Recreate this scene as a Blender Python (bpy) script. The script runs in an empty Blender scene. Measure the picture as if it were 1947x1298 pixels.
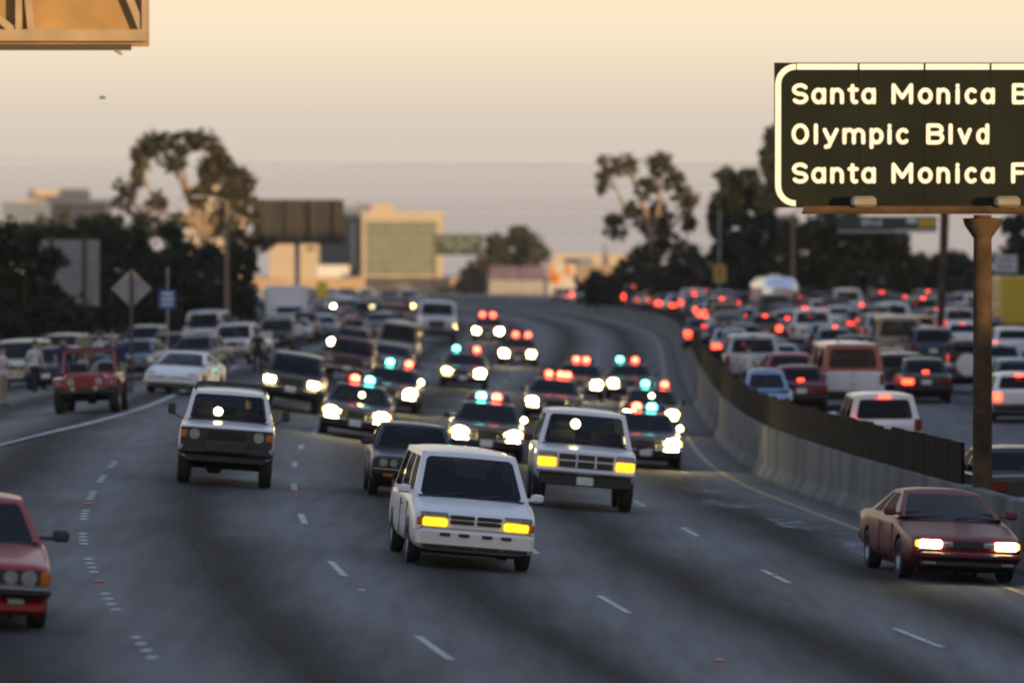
import bpy, bmesh, math, random
import numpy as np
from mathutils import Vector, Matrix
random.seed(7)
R_ = math.radians
sc = bpy.context.scene
col = sc.collection

# ------------------------------------------------------------------ camera
PW, PH, FPX, HZ, CAMZ = 1947.0, 1298.0, 1947*200/36.0, 521.0, 4.3
PITCH = math.atan((PH/2-HZ)/FPX)
cam_d = bpy.data.cameras.new('camera')
cam_d.lens = 200; cam_d.sensor_width = 36; cam_d.clip_start = 1; cam_d.clip_end = 30000
cam_d.dof.use_dof = True; cam_d.dof.focus_distance = 88; cam_d.dof.aperture_fstop = 1.45
cam = bpy.data.objects.new('camera', cam_d); col.objects.link(cam)
cam.location = (0, 0, CAMZ); cam.rotation_euler = (math.pi/2-PITCH, 0, 0)
sc.camera = cam

# ------------------------------------------------------------------ world, sun, exposure
SUN_AZ, SUN_EL = R_(35), R_(1.6)          # sun low behind the camera, to its right
sun_dir = Vector((math.sin(SUN_AZ)*math.cos(SUN_EL), -math.cos(SUN_AZ)*math.cos(SUN_EL), math.sin(SUN_EL)))
w = bpy.data.worlds.new('World'); sc.world = w; w.use_nodes = True
nt = w.node_tree; nt.nodes.clear()
out = nt.nodes.new('ShaderNodeOutputWorld'); addn = nt.nodes.new('ShaderNodeAddShader')
b1 = nt.nodes.new('ShaderNodeBackground'); b2 = nt.nodes.new('ShaderNodeBackground')
sky = nt.nodes.new('ShaderNodeTexSky'); sky.sky_type = 'NISHITA'; sky.sun_disc = False
sky.sun_elevation = SUN_EL; sky.sun_rotation = math.pi - SUN_AZ
sky.dust_density = 4.0; sky.air_density = 1.5
b1.inputs['Strength'].default_value = 0.055
nt.links.new(sky.outputs[0], b1.inputs[0])
tc = nt.nodes.new('ShaderNodeTexCoord'); sp = nt.nodes.new('ShaderNodeSeparateXYZ')
nt.links.new(tc.outputs['Generated'], sp.inputs[0])
rp = nt.nodes.new('ShaderNodeValToRGB'); nt.links.new(sp.outputs['Z'], rp.inputs[0])
rp.color_ramp.interpolation = 'EASE'
stops = [(0.0, (.44, .38, .355)), (.010, (.50, .43, .395)), (.022, (.68, .585, .495)), (.047, (.95, .80, .57)),
         (.13, (.80, .70, .57)), (.35, (.38, .445, .57)), (1.0, (.235, .335, .56))]
cr = rp.color_ramp
while len(cr.elements) < len(stops): cr.elements.new(.5)
for e, (p, c) in zip(cr.elements, stops): e.position = p; e.color = (*c, 1)
b2.inputs['Strength'].default_value = 0.95
nt.links.new(rp.outputs[0], b2.inputs[0])
nt.links.new(b1.outputs[0], addn.inputs[0]); nt.links.new(b2.outputs[0], addn.inputs[1])
nt.links.new(addn.outputs[0], out.inputs[0])
sl = bpy.data.lights.new('sun', 'SUN'); sl.energy = 5.0; sl.angle = R_(.5); sl.color = (1, .66, .30)
sun = bpy.data.objects.new('sun', sl); col.objects.link(sun)
sun.rotation_euler = sun_dir.to_track_quat('Z', 'Y').to_euler(); sun.location = (60, -60, 60)
vs = sc.view_settings; vs.view_transform = 'Standard'; vs.look = 'None'; vs.exposure = 0.12; vs.gamma = 1
cy = sc.cycles
cy.use_denoising = True; cy.max_bounces = 5; cy.diffuse_bounces = 2; cy.glossy_bounces = 3
cy.transparent_max_bounces = 10; cy.transmission_bounces = 2; cy.volume_bounces = 0
cy.sample_clamp_indirect = 3; cy.caustics_reflective = False; cy.caustics_refractive = False
cy.filter_width = 2.1

# ------------------------------------------------------------------ helpers
def ray(u, v):
    d = Vector(((u-PW/2)/FPX, 1, -(v-PH/2)/FPX))
    c, s = math.cos(PITCH), math.sin(PITCH)
    return Vector((d.x, d.y*c + d.z*s, -d.y*s + d.z*c))
def at(u, v, Y):                                   # the point of pixel (u, v) at distance Y
    d = ray(u, v); k = Y/d.y
    return Vector((d.x*k, Y, CAMZ + d.z*k))
def sc_y(s): return FPX/s                          # px per metre -> distance

def tag(o, label=None, cat=None, group=None, kind=None):
    if label: o['label'] = label
    if cat: o['category'] = cat
    if group: o['group'] = group
    if kind: o['kind'] = kind
    return o
def empty(name, loc=(0, 0, 0), rot=None):
    o = bpy.data.objects.new(name, None); col.objects.link(o)
    o.empty_display_size = .2; o.location = loc
    if rot is not None: o.rotation_euler = rot
    return o
def put(name, me, mats, parent=None, loc=None, rot=None):
    o = bpy.data.objects.new(name, me); col.objects.link(o)
    if parent: o.parent = parent
    if loc is not None: o.location = loc
    if rot is not None: o.rotation_euler = rot
    if mats is not None:
        if not isinstance(mats, (list, tuple)): mats = [mats]
        while len(me.materials) < len(mats): me.materials.append(None)
        for i, m in enumerate(mats):
            o.material_slots[i].link = 'OBJECT'; o.material_slots[i].material = m
    return o

class MB:
    def __init__(s): s.v = []; s.f = []; s.mi = []; s.cur = 0
    def face(s, idx): s.f.append(tuple(idx)); s.mi.append(s.cur)
    def quad(s, a, b, c, d):
        n = len(s.v); s.v += [tuple(a), tuple(b), tuple(c), tuple(d)]; s.face((n, n+1, n+2, n+3)); return s
    def box(s, c, d, M=None):
        n = len(s.v); x, y, z = d[0]/2, d[1]/2, d[2]/2
        P = [(-x,-y,-z),(x,-y,-z),(x,y,-z),(-x,y,-z),(-x,-y,z),(x,-y,z),(x,y,z),(-x,y,z)]
        for p in P:
            p = Vector(p)
            if M: p = M @ p
            s.v.append((p.x+c[0], p.y+c[1], p.z+c[2]))
        for q in ((0,3,2,1),(4,5,6,7),(0,1,5,4),(1,2,6,5),(2,3,7,6),(3,0,4,7)): s.face([n+i for i in q])
        return s
    def cbox(s, c, d, ch=.02):                     # box with chamfered vertical/front edges
        n = len(s.v); x, y, z = d[0]/2, d[1]/2, d[2]/2; ch = min(ch, x*.8, y*.8, z*.8)
        for zz, k in ((-z, ch), (-z+ch, 0), (z-ch, 0), (z, ch)):
            for (a, b) in ((-x+ch+k,-y+k),(x-ch-k,-y+k),(x-k,-y+ch+k),(x-k,y-ch-k),(x-ch-k,y-k),(-x+ch+k,y-k),(-x+k,y-ch-k),(-x+k,-y+ch+k)):
                s.v.append((c[0]+a, c[1]+b, c[2]+zz))
        for l in range(3):
            for i in range(8):
                j = (i+1) % 8; s.face((n+l*8+i, n+l*8+j, n+l*8+8+j, n+l*8+8+i))
        s.face([n+7-i for i in range(8)]); s.face([n+24+i for i in range(8)])
        return s
    def tube(s, pts, rad, seg=8, cap=True):
        pts = [Vector(p) for p in pts]
        if not hasattr(rad, '__len__'): rad = [rad]*len(pts)
        n0 = len(s.v); prev = None
        for i, p in enumerate(pts):
            t = (pts[min(i+1, len(pts)-1)] - pts[max(i-1, 0)]).normalized()
            a = prev if prev is not None else (Vector((0, 0, 1)) if abs(t.z) < .9 else Vector((1, 0, 0)))
            x = (a - t*a.dot(t)).normalized(); y = t.cross(x); prev = x
            for k in range(seg):
                an = 2*math.pi*k/seg
                q = p + x*math.cos(an)*rad[i] + y*math.sin(an)*rad[i]; s.v.append(tuple(q))
        for i in range(len(pts)-1):
            for k in range(seg):
                k2 = (k+1) % seg
                s.face((n0+i*seg+k, n0+i*seg+k2, n0+(i+1)*seg+k2, n0+(i+1)*seg+k))
        if cap:
            s.face([n0+seg-1-k for k in range(seg)]); e = n0+(len(pts)-1)*seg; s.face([e+k for k in range(seg)])
        return s
    def lathe(s, prof, axis='x', c=(0, 0, 0), seg=20, close=False):   # prof: (along axis, radius)
        n0 = len(s.v); m = len(prof)
        for k in range(seg):
            an = 2*math.pi*k/seg; ca, sa = math.cos(an), math.sin(an)
            for a, r in prof:
                p = {'x': (a, r*ca, r*sa), 'y': (r*ca, a, r*sa), 'z': (r*ca, r*sa, a)}[axis]
                s.v.append((p[0]+c[0], p[1]+c[1], p[2]+c[2]))
        for k in range(seg):
            k2 = (k+1) % seg
            for i in range(m-1 + (1 if close else 0)):
                j = (i+1) % m
                s.face((n0+k*m+i, n0+k2*m+i, n0+k2*m+j, n0+k*m+j))
        return s
    def mesh(s, name, smooth=None):
        me = bpy.data.meshes.new(name); me.from_pydata(s.v, [], s.f)
        if any(s.mi): me.polygons.foreach_set('material_index', s.mi)
        if smooth:
            me.polygons.foreach_set('use_smooth', [True]*len(me.polygons))
            me.set_sharp_from_angle(angle=R_(smooth))
        me.update(); return me
    def build(s, name, mats, parent=None, loc=None, rot=None, smooth=None):
        return put(name, s.mesh(name, smooth), mats, parent, loc, rot)

# ------------------------------------------------------------------ materials
def nodes(m):
    m.use_nodes = True; t = m.node_tree; return t, t.nodes, t.links, t.nodes['Principled BSDF']
MC = {}
def mat(name, colr, rough=.6, metal=0, coat=0, var=.12, scale=3.0, spec=.5, bump=0):
    if name in MC: return MC[name]
    m = bpy.data.materials.new(name); t, N, L, P = nodes(m)
    P.inputs['Roughness'].default_value = rough; P.inputs['Metallic'].default_value = metal
    P.inputs['Coat Weight'].default_value = coat; P.inputs['Specular IOR Level'].default_value = spec
    if var > 0:
        c = N.new('ShaderNodeTexCoord'); n = N.new('ShaderNodeTexNoise'); n.inputs['Scale'].default_value = scale
        n.inputs['Detail'].default_value = 5
        r = N.new('ShaderNodeValToRGB'); L.new(c.outputs['Object'], n.inputs['Vector']); L.new(n.outputs[0], r.inputs[0])
        r.color_ramp.elements[0].position = .3; r.color_ramp.elements[1].position = .7
        r.color_ramp.elements[0].color = (*[x*(1-var) for x in colr], 1)
        r.color_ramp.elements[1].color = (*[min(1, x*(1+var)) for x in colr], 1)
        L.new(r.outputs[0], P.inputs['Base Color'])
        if bump:
            b = N.new('ShaderNodeBump'); b.inputs['Strength'].default_value = bump; L.new(n.outputs[0], b.inputs['Height'])
            L.new(b.outputs[0], P.inputs['Normal'])
    else: P.inputs['Base Color'].default_value = (*colr, 1)
    MC[name] = m; return m
def emis(name, colr, strength, base=(.1, .1, .1)):
    if name in MC: return MC[name]
    m = bpy.data.materials.new(name); t, N, L, P = nodes(m)
    P.inputs['Base Color'].default_value = (*base, 1); P.inputs['Roughness'].default_value = .2
    P.inputs['Emission Color'].default_value = (*colr, 1); P.inputs['Emission Strength'].default_value = strength
    MC[name] = m; return m
def glassmat(name, tint, gl=.06, ior=1.33):
    m = bpy.data.materials.new(name); m.use_nodes = True; t = m.node_tree; N, L = t.nodes, t.links; N.clear()
    o = N.new('ShaderNodeOutputMaterial'); mx = N.new('ShaderNodeMixShader'); tr = N.new('ShaderNodeBsdfTransparent')
    g = N.new('ShaderNodeBsdfGlossy'); lw = N.new('ShaderNodeFresnel'); lw.inputs['IOR'].default_value = ior
    tr.inputs[0].default_value = (*tint, 1); g.inputs['Roughness'].default_value = gl
    if ior > 1.2: L.new(lw.outputs[0], mx.inputs[0])
    else: mx.inputs[0].default_value = .07
    L.new(tr.outputs[0], mx.inputs[1]); L.new(g.outputs[0], mx.inputs[2])
    L.new(mx.outputs[0], o.inputs[0]); return m
PAINTC = {'white': (.66, .66, .66), 'cream': (.55, .50, .40), 'silver': (.36, .37, .39), 'grey': (.15, .16, .17), 'black': (.012, .012, .014),
          'navy': (.018, .028, .075), 'blue': (.03, .07, .20), 'light blue': (.20, .30, .40), 'red': (.24, .014, .016), 'maroon': (.105, .006, .014),
          'tan': (.28, .21, .14), 'green': (.025, .07, .05), 'teal': (.05, .15, .16), 'orange': (.55, .24, .03), 'yellow': (.55, .38, .02),
          'brown': (.10, .05, .03), 'charcoal': (.035, .038, .045)}
def paint(c):
    met = .35 if c in ('silver', 'grey', 'charcoal', 'light blue', 'teal') else 0
    return mat('paint ' + c, PAINTC[c], rough=.34, coat=.08 if c == 'maroon' else .5 if c == 'white' else .28, metal=met, var=.06, scale=1.5)
K = dict(
    trim=mat('black trim', (.018, .018, .02), .55), chrome=mat('chrome', (.55, .56, .58), .18, metal=1, var=.03),
    tyre=mat('tyre rubber', (.014, .014, .015), .8), rim=mat('wheel rim', (.30, .31, .33), .35, metal=.8),
    interior=mat('car interior', (.035, .032, .032), .9, spec=.1), plate=mat('number plate', (.62, .62, .60), .5, var=.2, scale=25),
    glass=glassmat('car glass', (.42, .45, .50)), dglass=glassmat('tinted glass', (.22, .23, .26)),
    sglass=glassmat('side glass', (.25, .27, .30), ior=1.16),
    head_off=mat('headlight lens', (.40, .41, .40), .12, metal=.5, var=.2, scale=20), amber=mat('amber lens', (.45, .13, .01), .2),
    tail=mat('red tail lens', (.16, .008, .008), .2), under=mat('underbody', (.008, .008, .008), .9),
    head_on=emis('headlight lit', (1, .76, .30), 70), head_hi=emis('headlight lit full beam', (1, .78, .34), 240),
    head_dim=emis('headlight lit dim', (1, .68, .22), 16), park=emis('amber lamp lit', (1, .50, .004), 2.3),
    tail_on=emis('tail lamp lit', (1, .045, .016), 9), tail_mid=emis('tail lamp lit dim', (1, .05, .03), 3),
    red_on=emis('beacon red lit', (1, .07, .03), 22), cyan_on=emis('beacon blue lit', (.10, .95, .75), 16),
    red_off=mat('beacon red lens', (.22, .015, .012), .2), blue_off=mat('beacon blue lens', (.03, .06, .20), .2),
    spot=emis('spot lamp lit', (1, .86, .40), 26), white=mat('white panel', (.62, .62, .6), .5),
    bright=mat('bright bumper', (.62, .63, .66), .35, metal=.3, var=.05),
    steel=mat('galvanised steel', (.30, .31, .32), .45, metal=.6))

# ------------------------------------------------------------------ ground shape
def spl(xs, ys):
    xs = np.array(xs, float); ys = np.array(ys, float); n = len(xs); h = np.diff(xs)
    A = np.eye(n); r = np.zeros(n)
    for i in range(1, n-1):
        A[i, i-1:i+2] = [h[i-1], 2*(h[i-1]+h[i]), h[i]]
        r[i] = 6*((ys[i+1]-ys[i])/h[i] - (ys[i]-ys[i-1])/h[i-1])
    m = np.linalg.solve(A, r)
    def f(x):
        i = int(min(max(np.searchsorted(xs, x)-1, 0), n-2)); a, b = xs[i+1]-x, x-xs[i]
        if x < xs[0] or x > xs[-1]:
            j, k = (0, 0) if x < xs[0] else (n-1, n-2)
            sl_ = (ys[k+1]-ys[k])/h[k] + (-h[k]*(2*m[k]+m[k+1])/6 if j == 0 else h[k]*(m[k]+2*m[k+1])/6)
            return float(ys[j] + sl_*(x-xs[j]))
        return float(m[i]*a**3/(6*h[i]) + m[i+1]*b**3/(6*h[i]) + (ys[i]/h[i]-m[i]*h[i]/6)*a + (ys[i+1]/h[i]-m[i+1]*h[i]/6)*b)
    return f
def lin(xs, ys): return lambda x: float(np.interp(x, xs, ys))
RX = spl([20, 45, 58, 73, 83, 94, 107, 121, 144, 193, 267, 330, 400, 490, 600, 700, 850, 1000],
         [17.5, 12.8, 10.8, 9.0, 8.06, 7.3, 6.65, 6.1, 5.5, 5.8, 7.2, 8.6, 8.9, 5.0, -4, -19, -60, -125])   # the median edge line
def slope(Y): return (RX(Y+1)-RX(Y-1))/2
z0 = spl([0, 60, 120, 200, 280, 350, 430, 500, 650, 900, 1200], [-.08, -.08, -.1, -.14, 0, .32, .72, 1.0, 1.15, 1.2, 1.2])
bk = lin([0, 180, 240, 330, 450, 2000], [-.085, -.085, -.07, -.03, 0, 0])
zr_ = spl([0, 60, 100, 138, 190, 270, 360, 500, 900, 1200], [-.7, -.6, -.47, -.25, .3, .95, 1.3, 1.5, 1.6, 1.6])
dipf = spl([0, 80, 105, 140, 190, 250, 300, 345, 400, 900], [0, 0, -.03, -.33, -.40, -.38, -.28, 0, 0, 0])
def zL(X, Y):
    Xc = X if X > -10.5 else min(-10.5+(-10.5-X)*.7, -3); Xc = Xc if Xc < 3 else 3+(Xc-3)*.55
    t = min(max((X+9.2)/6.0, 0), 1); t = t*t*(3-2*t)
    return z0(Y) + bk(Y)*Xc*(1 if Xc > -6 else .93) + (dipf(Y)*t if 80 < Y < 345 else 0)
def zR(X, Y): return zr_(Y)
def gz(X, Y): return zL(X, Y) if X < RX(Y)+1.15 else zR(X, Y)
# ------------------------------------------------------------------ setting: ground, carriageways, markings, barrier
def roadmat(name, base, bands, rough=.92):
    m = bpy.data.materials.new(name); t, N, L, P = nodes(m)
    P.inputs['Roughness'].default_value = rough; P.inputs['Specular IOR Level'].default_value = .12
    a = N.new('ShaderNodeAttribute'); a.attribute_name = 'lat'
    g = N.new('ShaderNodeNewGeometry')
    mp = N.new('ShaderNodeMapping'); mp.inputs['Scale'].default_value = (1, .25, 1); L.new(g.outputs['Position'], mp.inputs[0])
    n1 = N.new('ShaderNodeTexNoise'); n1.inputs['Scale'].default_value = .35; n1.inputs['Detail'].default_value = 6
    L.new(mp.outputs[0], n1.inputs['Vector'])
    n2 = N.new('ShaderNodeTexNoise'); n2.inputs['Scale'].default_value = 9; n2.inputs['Detail'].default_value = 4
    L.new(g.outputs['Position'], n2.inputs['Vector'])
    def mth(op, x, y, z=None):
        q = N.new('ShaderNodeMath'); q.operation = op
        for i, k in enumerate((x, y, z)):
            if k is None: continue
            if isinstance(k, (int, float)): q.inputs[i].default_value = k
            else: L.new(k, q.inputs[i])
        return q.outputs[0]
    wob = mth('MULTIPLY_ADD', n1.outputs[0], 1.3, -.65)
    lat = mth('ADD', a.outputs['Fac'], wob)
    ph = mth('MULTIPLY', lat, 2*math.pi/3.58)
    co = mth('COSINE', ph, 0)                           # +1 on lane lines, -1 at lane centres
    band = mth('MULTIPLY_ADD', co, .5, .5)
    band = mth('POWER', band, .75)
    val = mth('MULTIPLY_ADD', band, bands, 1-bands)
    v2 = mth('MULTIPLY_ADD', n1.outputs[0], .75, .62); v3 = mth('MULTIPLY_ADD', n2.outputs[0], .5, .75)
    val = mth('MULTIPLY', mth('MULTIPLY', val, v2), v3)
    # transverse slab joints and cracks
    sx = N.new('ShaderNodeSeparateXYZ'); L.new(g.outputs['Position'], sx.inputs[0])
    vo = N.new('ShaderNodeTexVoronoi'); vo.feature = 'DISTANCE_TO_EDGE'; vo.inputs['Scale'].default_value = .16
    L.new(g.outputs['Position'], vo.inputs['Vector'])
    crk = mth('GREATER_THAN', vo.outputs['Distance'], .004); val = mth('MULTIPLY', val, mth('MULTIPLY_ADD', crk, .05, .95))
    fr_ = mth('FRACT', mth('MULTIPLY_ADD', mth('MULTIPLY_ADD', wob, .22, a.outputs['Fac']), 1/3.58, .05), 0)
    seam = mth('LESS_THAN', mth('ABSOLUTE', mth('SUBTRACT', fr_, .5), 0), .0065); val = mth('MULTIPLY', val, mth('MULTIPLY_ADD', seam, -.32, 1))
    jt = mth('LESS_THAN', mth('FRACT', mth('MULTIPLY', sx.outputs['Y'], 1/4.7), 0), .012); val = mth('MULTIPLY', val, mth('MULTIPLY_ADD', jt, -.20, 1))
    mp2 = N.new('ShaderNodeMapping'); mp2.inputs['Scale'].default_value = (1.6, .10, 1); L.new(g.outputs['Position'], mp2.inputs[0])
    n3 = N.new('ShaderNodeTexNoise'); n3.inputs['Scale'].default_value = 2.0; n3.inputs['Detail'].default_value = 8; L.new(mp2.outputs[0], n3.inputs['Vector'])
    val = mth('MULTIPLY', val, mth('MULTIPLY_ADD', n3.outputs[0], .9, .55))
    mx = N.new('ShaderNodeMix'); mx.data_type = 'RGBA'; mx.blend_type = 'MULTIPLY'; mx.inputs[0].default_value = 1
    mx.inputs[6].default_value = (*base, 1); L.new(val, mx.inputs[7]); L.new(mx.outputs[2], P.inputs['Base Color'])
    b = N.new('ShaderNodeBump'); b.inputs['Strength'].default_value = .15; b.inputs['Distance'].default_value = .02
    L.new(n2.outputs[0], b.inputs['Height']); L.new(b.outputs[0], P.inputs['Normal'])
    return m
def strip(name, Ys, lats, zf, m, kind='structure', dz=0.0):
    mb = MB(); at_ = []
    for Y in Ys:
        for l in lats:
            X = RX(Y)+l; mb.v.append((X, Y, zf(X, Y)+dz)); at_.append(l)
    k = len(lats)
    for i in range(len(Ys)-1):
        for j in range(k-1): mb.face((i*k+j, i*k+j+1, (i+1)*k+j+1, (i+1)*k+j))
    me = mb.mesh(name, 60); A = me.attributes.new('lat', 'FLOAT', 'POINT'); A.data.foreach_set('value', at_)
    return tag(put(name, me, m), kind=kind)
Yn = list(np.arange(16, 300, 4.0)) + list(np.arange(300, 1000, 10.0))
road_l = strip('road', Yn, list(np.arange(-42, 1.01, 1.0)), zL, roadmat('weathered asphalt', (.150, .153, .156), .84))
road_r = strip('opposite_road', Yn, list(np.arange(1.3, 34.0, 1.5)), zR, roadmat('asphalt far lanes', (.13, .135, .145), .3))
# ground sheet and verges
gm = mat('dry verge ground', (.10, .085, .055), .95, var=.35, scale=.15)
mb = MB(); xs = [-6000, -2500, -900, -300, -120, -60, -45, -30, -15, 0, 10, 20, 30, 45, 60, 120, 300, 900, 2500, 6000]
ys = [-1500, -500, -150, 0, 20, 60, 100, 140, 180, 230, 280, 330, 400, 500, 600, 800, 1100, 1600, 3000, 6000, 12000]
for Y in ys:
    for X in xs:
        Yc = min(max(Y, 0), 1200)
        mb.v.append((X, Y, min(zL(max(min(X, 12), -22), Yc), zR(X, Yc))-.45))
kx = len(xs)
for i in range(len(ys)-1):
    for j in range(kx-1): mb.face((i*kx+j, i*kx+j+1, (i+1)*kx+j+1, (i+1)*kx+j))
tag(mb.build('ground', gm, smooth=80), kind='structure')
# grassy embankment, unseen and added beyond the opposite lanes, shaped to shade the carriageways from the low sun
EX = 62.0
eh = lin([-260, -220, 30, 70, 110, 400, 440], [-.5, 6.0, 6.0, 8.0, 11.2, 11.2, -.5])
mb = MB(); prof = [(-15, 0), (-11, .28), (-6, .66), (-2, .95), (0, 1), (2, .97), (9, .6), (18, .2), (26, -.05)]
Ye = list(np.arange(-260, 441, 10.0)); rnd = random.Random(3)
for Y in Ye:
    base = zr_(min(max(Y, 0), 900))-.5
    for dx, k in prof:
        hh = eh(Y) + (rnd.uniform(-.12, .12) if 0 < k < 1 else 0)
        mb.v.append((EX+dx+rnd.uniform(-.3, .3), Y, base + (hh-base)*k if hh > base else base-.1))
n = len(prof)
for i in range(len(Ye)-1):
    for j in range(n-1): mb.face((i*n+j, i*n+j+1, (i+1)*n+j+1, (i+1)*n+j))
tag(mb.build('shade_ridge', mat('shade ridge grass', (.13, .105, .05), .95, var=.4, scale=.6), smooth=80), kind='structure')

# markings
wm = mat('road paint white', (.36, .37, .39), .7, var=.35, scale=6); ym = mat('road paint yellow', (.30, .25, .11), .7, var=.3, scale=3)
def ribbon(name, pts, wd, m, dz=.006, parent=None):
    mb = MB(); P = [Vector((p[0], p[1], 0)) for p in pts]
    for i, p in enumerate(P):
        t = (P[min(i+1, len(P)-1)]-P[max(i-1, 0)]).normalized(); nn = Vector((t.y, -t.x, 0))
        for sg in (-1, 1):
            q = p + nn*sg*wd/2; mb.v.append((q.x, q.y, gz(q.x, q.y)+dz))
    for i in range(len(P)-1): mb.face((2*i, 2*i+1, 2*i+3, 2*i+2))
    return mb.build(name, m, parent)
ribbon('yellow_edge_line', [(RX(y), y) for y in np.arange(30, 690, 4.0)], .15, ym, parent=road_l)
WL = spl([60, 95, 118, 145, 175, 210, 260, 320, 400, 600], [-11.6, -11.2, -10.75, -10.1, -10.2, -10.8, -11.6, -11.8, -12.5, -24])
ribbon('white_edge_line', [(WL(y), y) for y in np.arange(40, 330, 4.0)], .17, wm, parent=road_l)
for lane in (1, 2, 3):
    for Y in np.arange(40+lane*3.1, 330, 7.3*2 if lane else 14.6):
        Y += random.uniform(-.5, .5)
        ribbon('lane_dash', [(RX(y)-3.58*lane, y) for y in (Y, Y+1.2, Y+2.4, Y+3.6)], .11, wm, parent=road_l)
# raised dots on the outer lane line (and between the dashes)
dot = MB().lathe([(0, .001), (0, .055), (.018, .045), (.024, .001)], 'z', seg=10).mesh('dot', 60)
rdot = MB().box((0, 0, .012), (.11, .10, .022)).mesh('reflector')
redm = mat('red reflector', (.5, .05, .04), .3)
for g_, Y in enumerate(np.arange(45.5, 112, 7.3)):
    for k in range(4):
        y = Y+k*.95; X = RX(y)-14.32
        o = put('marker_dot', dot, wm, road_l, (X, y, gz(X, y)+.002)); o.scale = (1.35, 1.35, 1.1)
    if g_ % 3: continue
    y = Y+5.2; X = RX(y)-14.32
    put('reflector', rdot, redm, road_l, (X, y, gz(X, y)+.004))
for lane in (1, 2, 3):
    for Y in np.arange(45, 140, 29.2):
        y = Y+6+lane*8.2; X = RX(y)-3.58*lane
        put('reflector', rdot, redm if (lane+int(Y)) % 2 else wm, road_l, (X, y, gz(X, y)+.004))
# pale spilled patches next to the median line
pm = mat('pale cement stain', (.27, .28, .30), .9, var=.3, scale=4)
_t = pm.node_tree; _n = _t.nodes.new('ShaderNodeTexNoise'); _n.inputs['Scale'].default_value = 2.2; _n.inputs['Detail'].default_value = 8
_r = _t.nodes.new('ShaderNodeValToRGB'); _r.color_ramp.elements[0].position = .44; _r.color_ramp.elements[1].position = .66
_c = _t.nodes.new('ShaderNodeTexCoord'); _t.links.new(_c.outputs['Object'], _n.inputs['Vector']); _t.links.new(_n.outputs[0], _r.inputs[0]); _t.links.new(_r.outputs[0], _t.nodes['Principled BSDF'].inputs['Alpha'])
for k, (Y, l, ln, wd) in enumerate([(99, -.75, 9, .5), (110, -1.15, 7, .42), (121, -1.5, 6, .75), (94, -.5, 5, .35), (131, -1.2, 5, .5), (108, -.55, 5, .25)]):
    mb = MB(); r = random.Random(k); n = 18; ring = []
    for i in range(n):
        a = 2*math.pi*i/n; q = r.uniform(.65, 1.1)
        y = Y+math.sin(a)*ln/2*q; x = RX(y)+l+math.cos(a)*wd*q; ring.append((x, y, gz(x, y)+.004))
    mb.v = [(RX(Y)+l, Y, gz(RX(Y)+l, Y)+.004)]+ring
    for i in range(n): mb.face((0, 1+i, 1+(i+1) % n))
    mb.build('cement_stain', pm, road_l)

# median barrier in cast sections, topped by glare-screen panels
conc = mat('barrier concrete', (.125, .135, .142), .9, spec=.15, var=.42, scale=1.3, bump=.2)
_t = conc.node_tree; _m = _t.nodes.new('ShaderNodeMapping'); _m.inputs['Scale'].default_value = (.6, .45, .25)
_nz = next(n for n in _t.nodes if n.bl_idname == 'ShaderNodeTexNoise'); _tc = next(n for n in _t.nodes if n.bl_idname == 'ShaderNodeTexCoord'); _t.links.new(_tc.outputs['Object'], _m.inputs[0]); _t.links.new(_m.outputs[0], _nz.inputs['Vector']); _nz.inputs['Detail'].default_value = 8
wtop = lin([0, 100, 120, 155, 195, 230, 260, 330, 400, 500, 900], [.62, .56, .47, .38, .42, .72, 1.0, 1.32, 1.55, 1.78, 1.9])
bar = empty('median_barrier', (RX(120)+1.15, 120, 0))
tag(bar, 'long grey concrete median barrier curving between the two carriageways', 'barrier')
Yb = 24.0; bl = list()
while Yb < 900:
    ln = 6.1 if Yb < 330 else 20
    mb = MB(); ysub = [Yb+.012, Yb+ln/2, Yb+ln-.018]
    for y in ysub:
        xc = RX(y)+1.15; b = min(zL(xc-.3, y), zR(xc, y))-.15; t = wtop(y); hf = t-b
        for (x, z) in ((-.29, b), (-.29, b+.24), (-.14, b+.5), (-.11, t-.02), (-.09, t), (.09, t), (.11, t-.02), (.14, b+.5), (.29, b+.24), (.29, b)):
            mb.v.append((xc+x, y, z))
    for i in range(2):
        for j in range(9): mb.face((i*10+j, i*10+j+1, (i+1)*10+j+1, (i+1)*10+j))
    mb.face(range(10)); mb.face([29-i for i in range(10)])
    o = mb.build('barrier_section', conc, bar); o.matrix_parent_inverse = Matrix.Translation(-Vector(bar.location))
    Yb += ln
scr = empty('glare_screen', (RX(150)+1.15, 150, wtop(150)))
tag(scr, 'dark brown glare screen panels standing on top of the concrete median barrier', 'screen')
brn = mat('dark screen panel', (.007, .006, .005), .9, var=.4, scale=2, spec=.08)
Yb = 101.5; i = 0; rnd = random.Random(5)
while Yb < 430:
    ln = 1.9 if Yb < 260 else 5
    y0, y1 = Yb+.03, Yb+ln-.04
    h = lin([100, 160, 195, 260, 330, 430], [.74, .80, 1.0, .80, .6, .1])(Yb)*rnd.uniform(.93, 1.03)
    mb = MB()
    xa, xb = RX(y0)+1.15, RX(y1)+1.15
    za, zb_ = wtop(y0)+.004, wtop(y1)+.004
    P = [(xa, y0, za), (xb, y1, zb_), (xb, y1, zb_+h), (xa, y0, za+h)]
    for dx in (-.03, .03): mb.v += [(p[0]+dx, p[1], p[2]) for p in P]
    for q in ((0,1,2,3),(7,6,5,4),(0,4,5,1),(1,5,6,2),(2,6,7,3),(3,7,4,0)): mb.face(q)
    o = mb.build('screen_panel', brn, scr); o.matrix_parent_inverse = Matrix.Translation(-Vector(scr.location))
    Yb += ln
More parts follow.
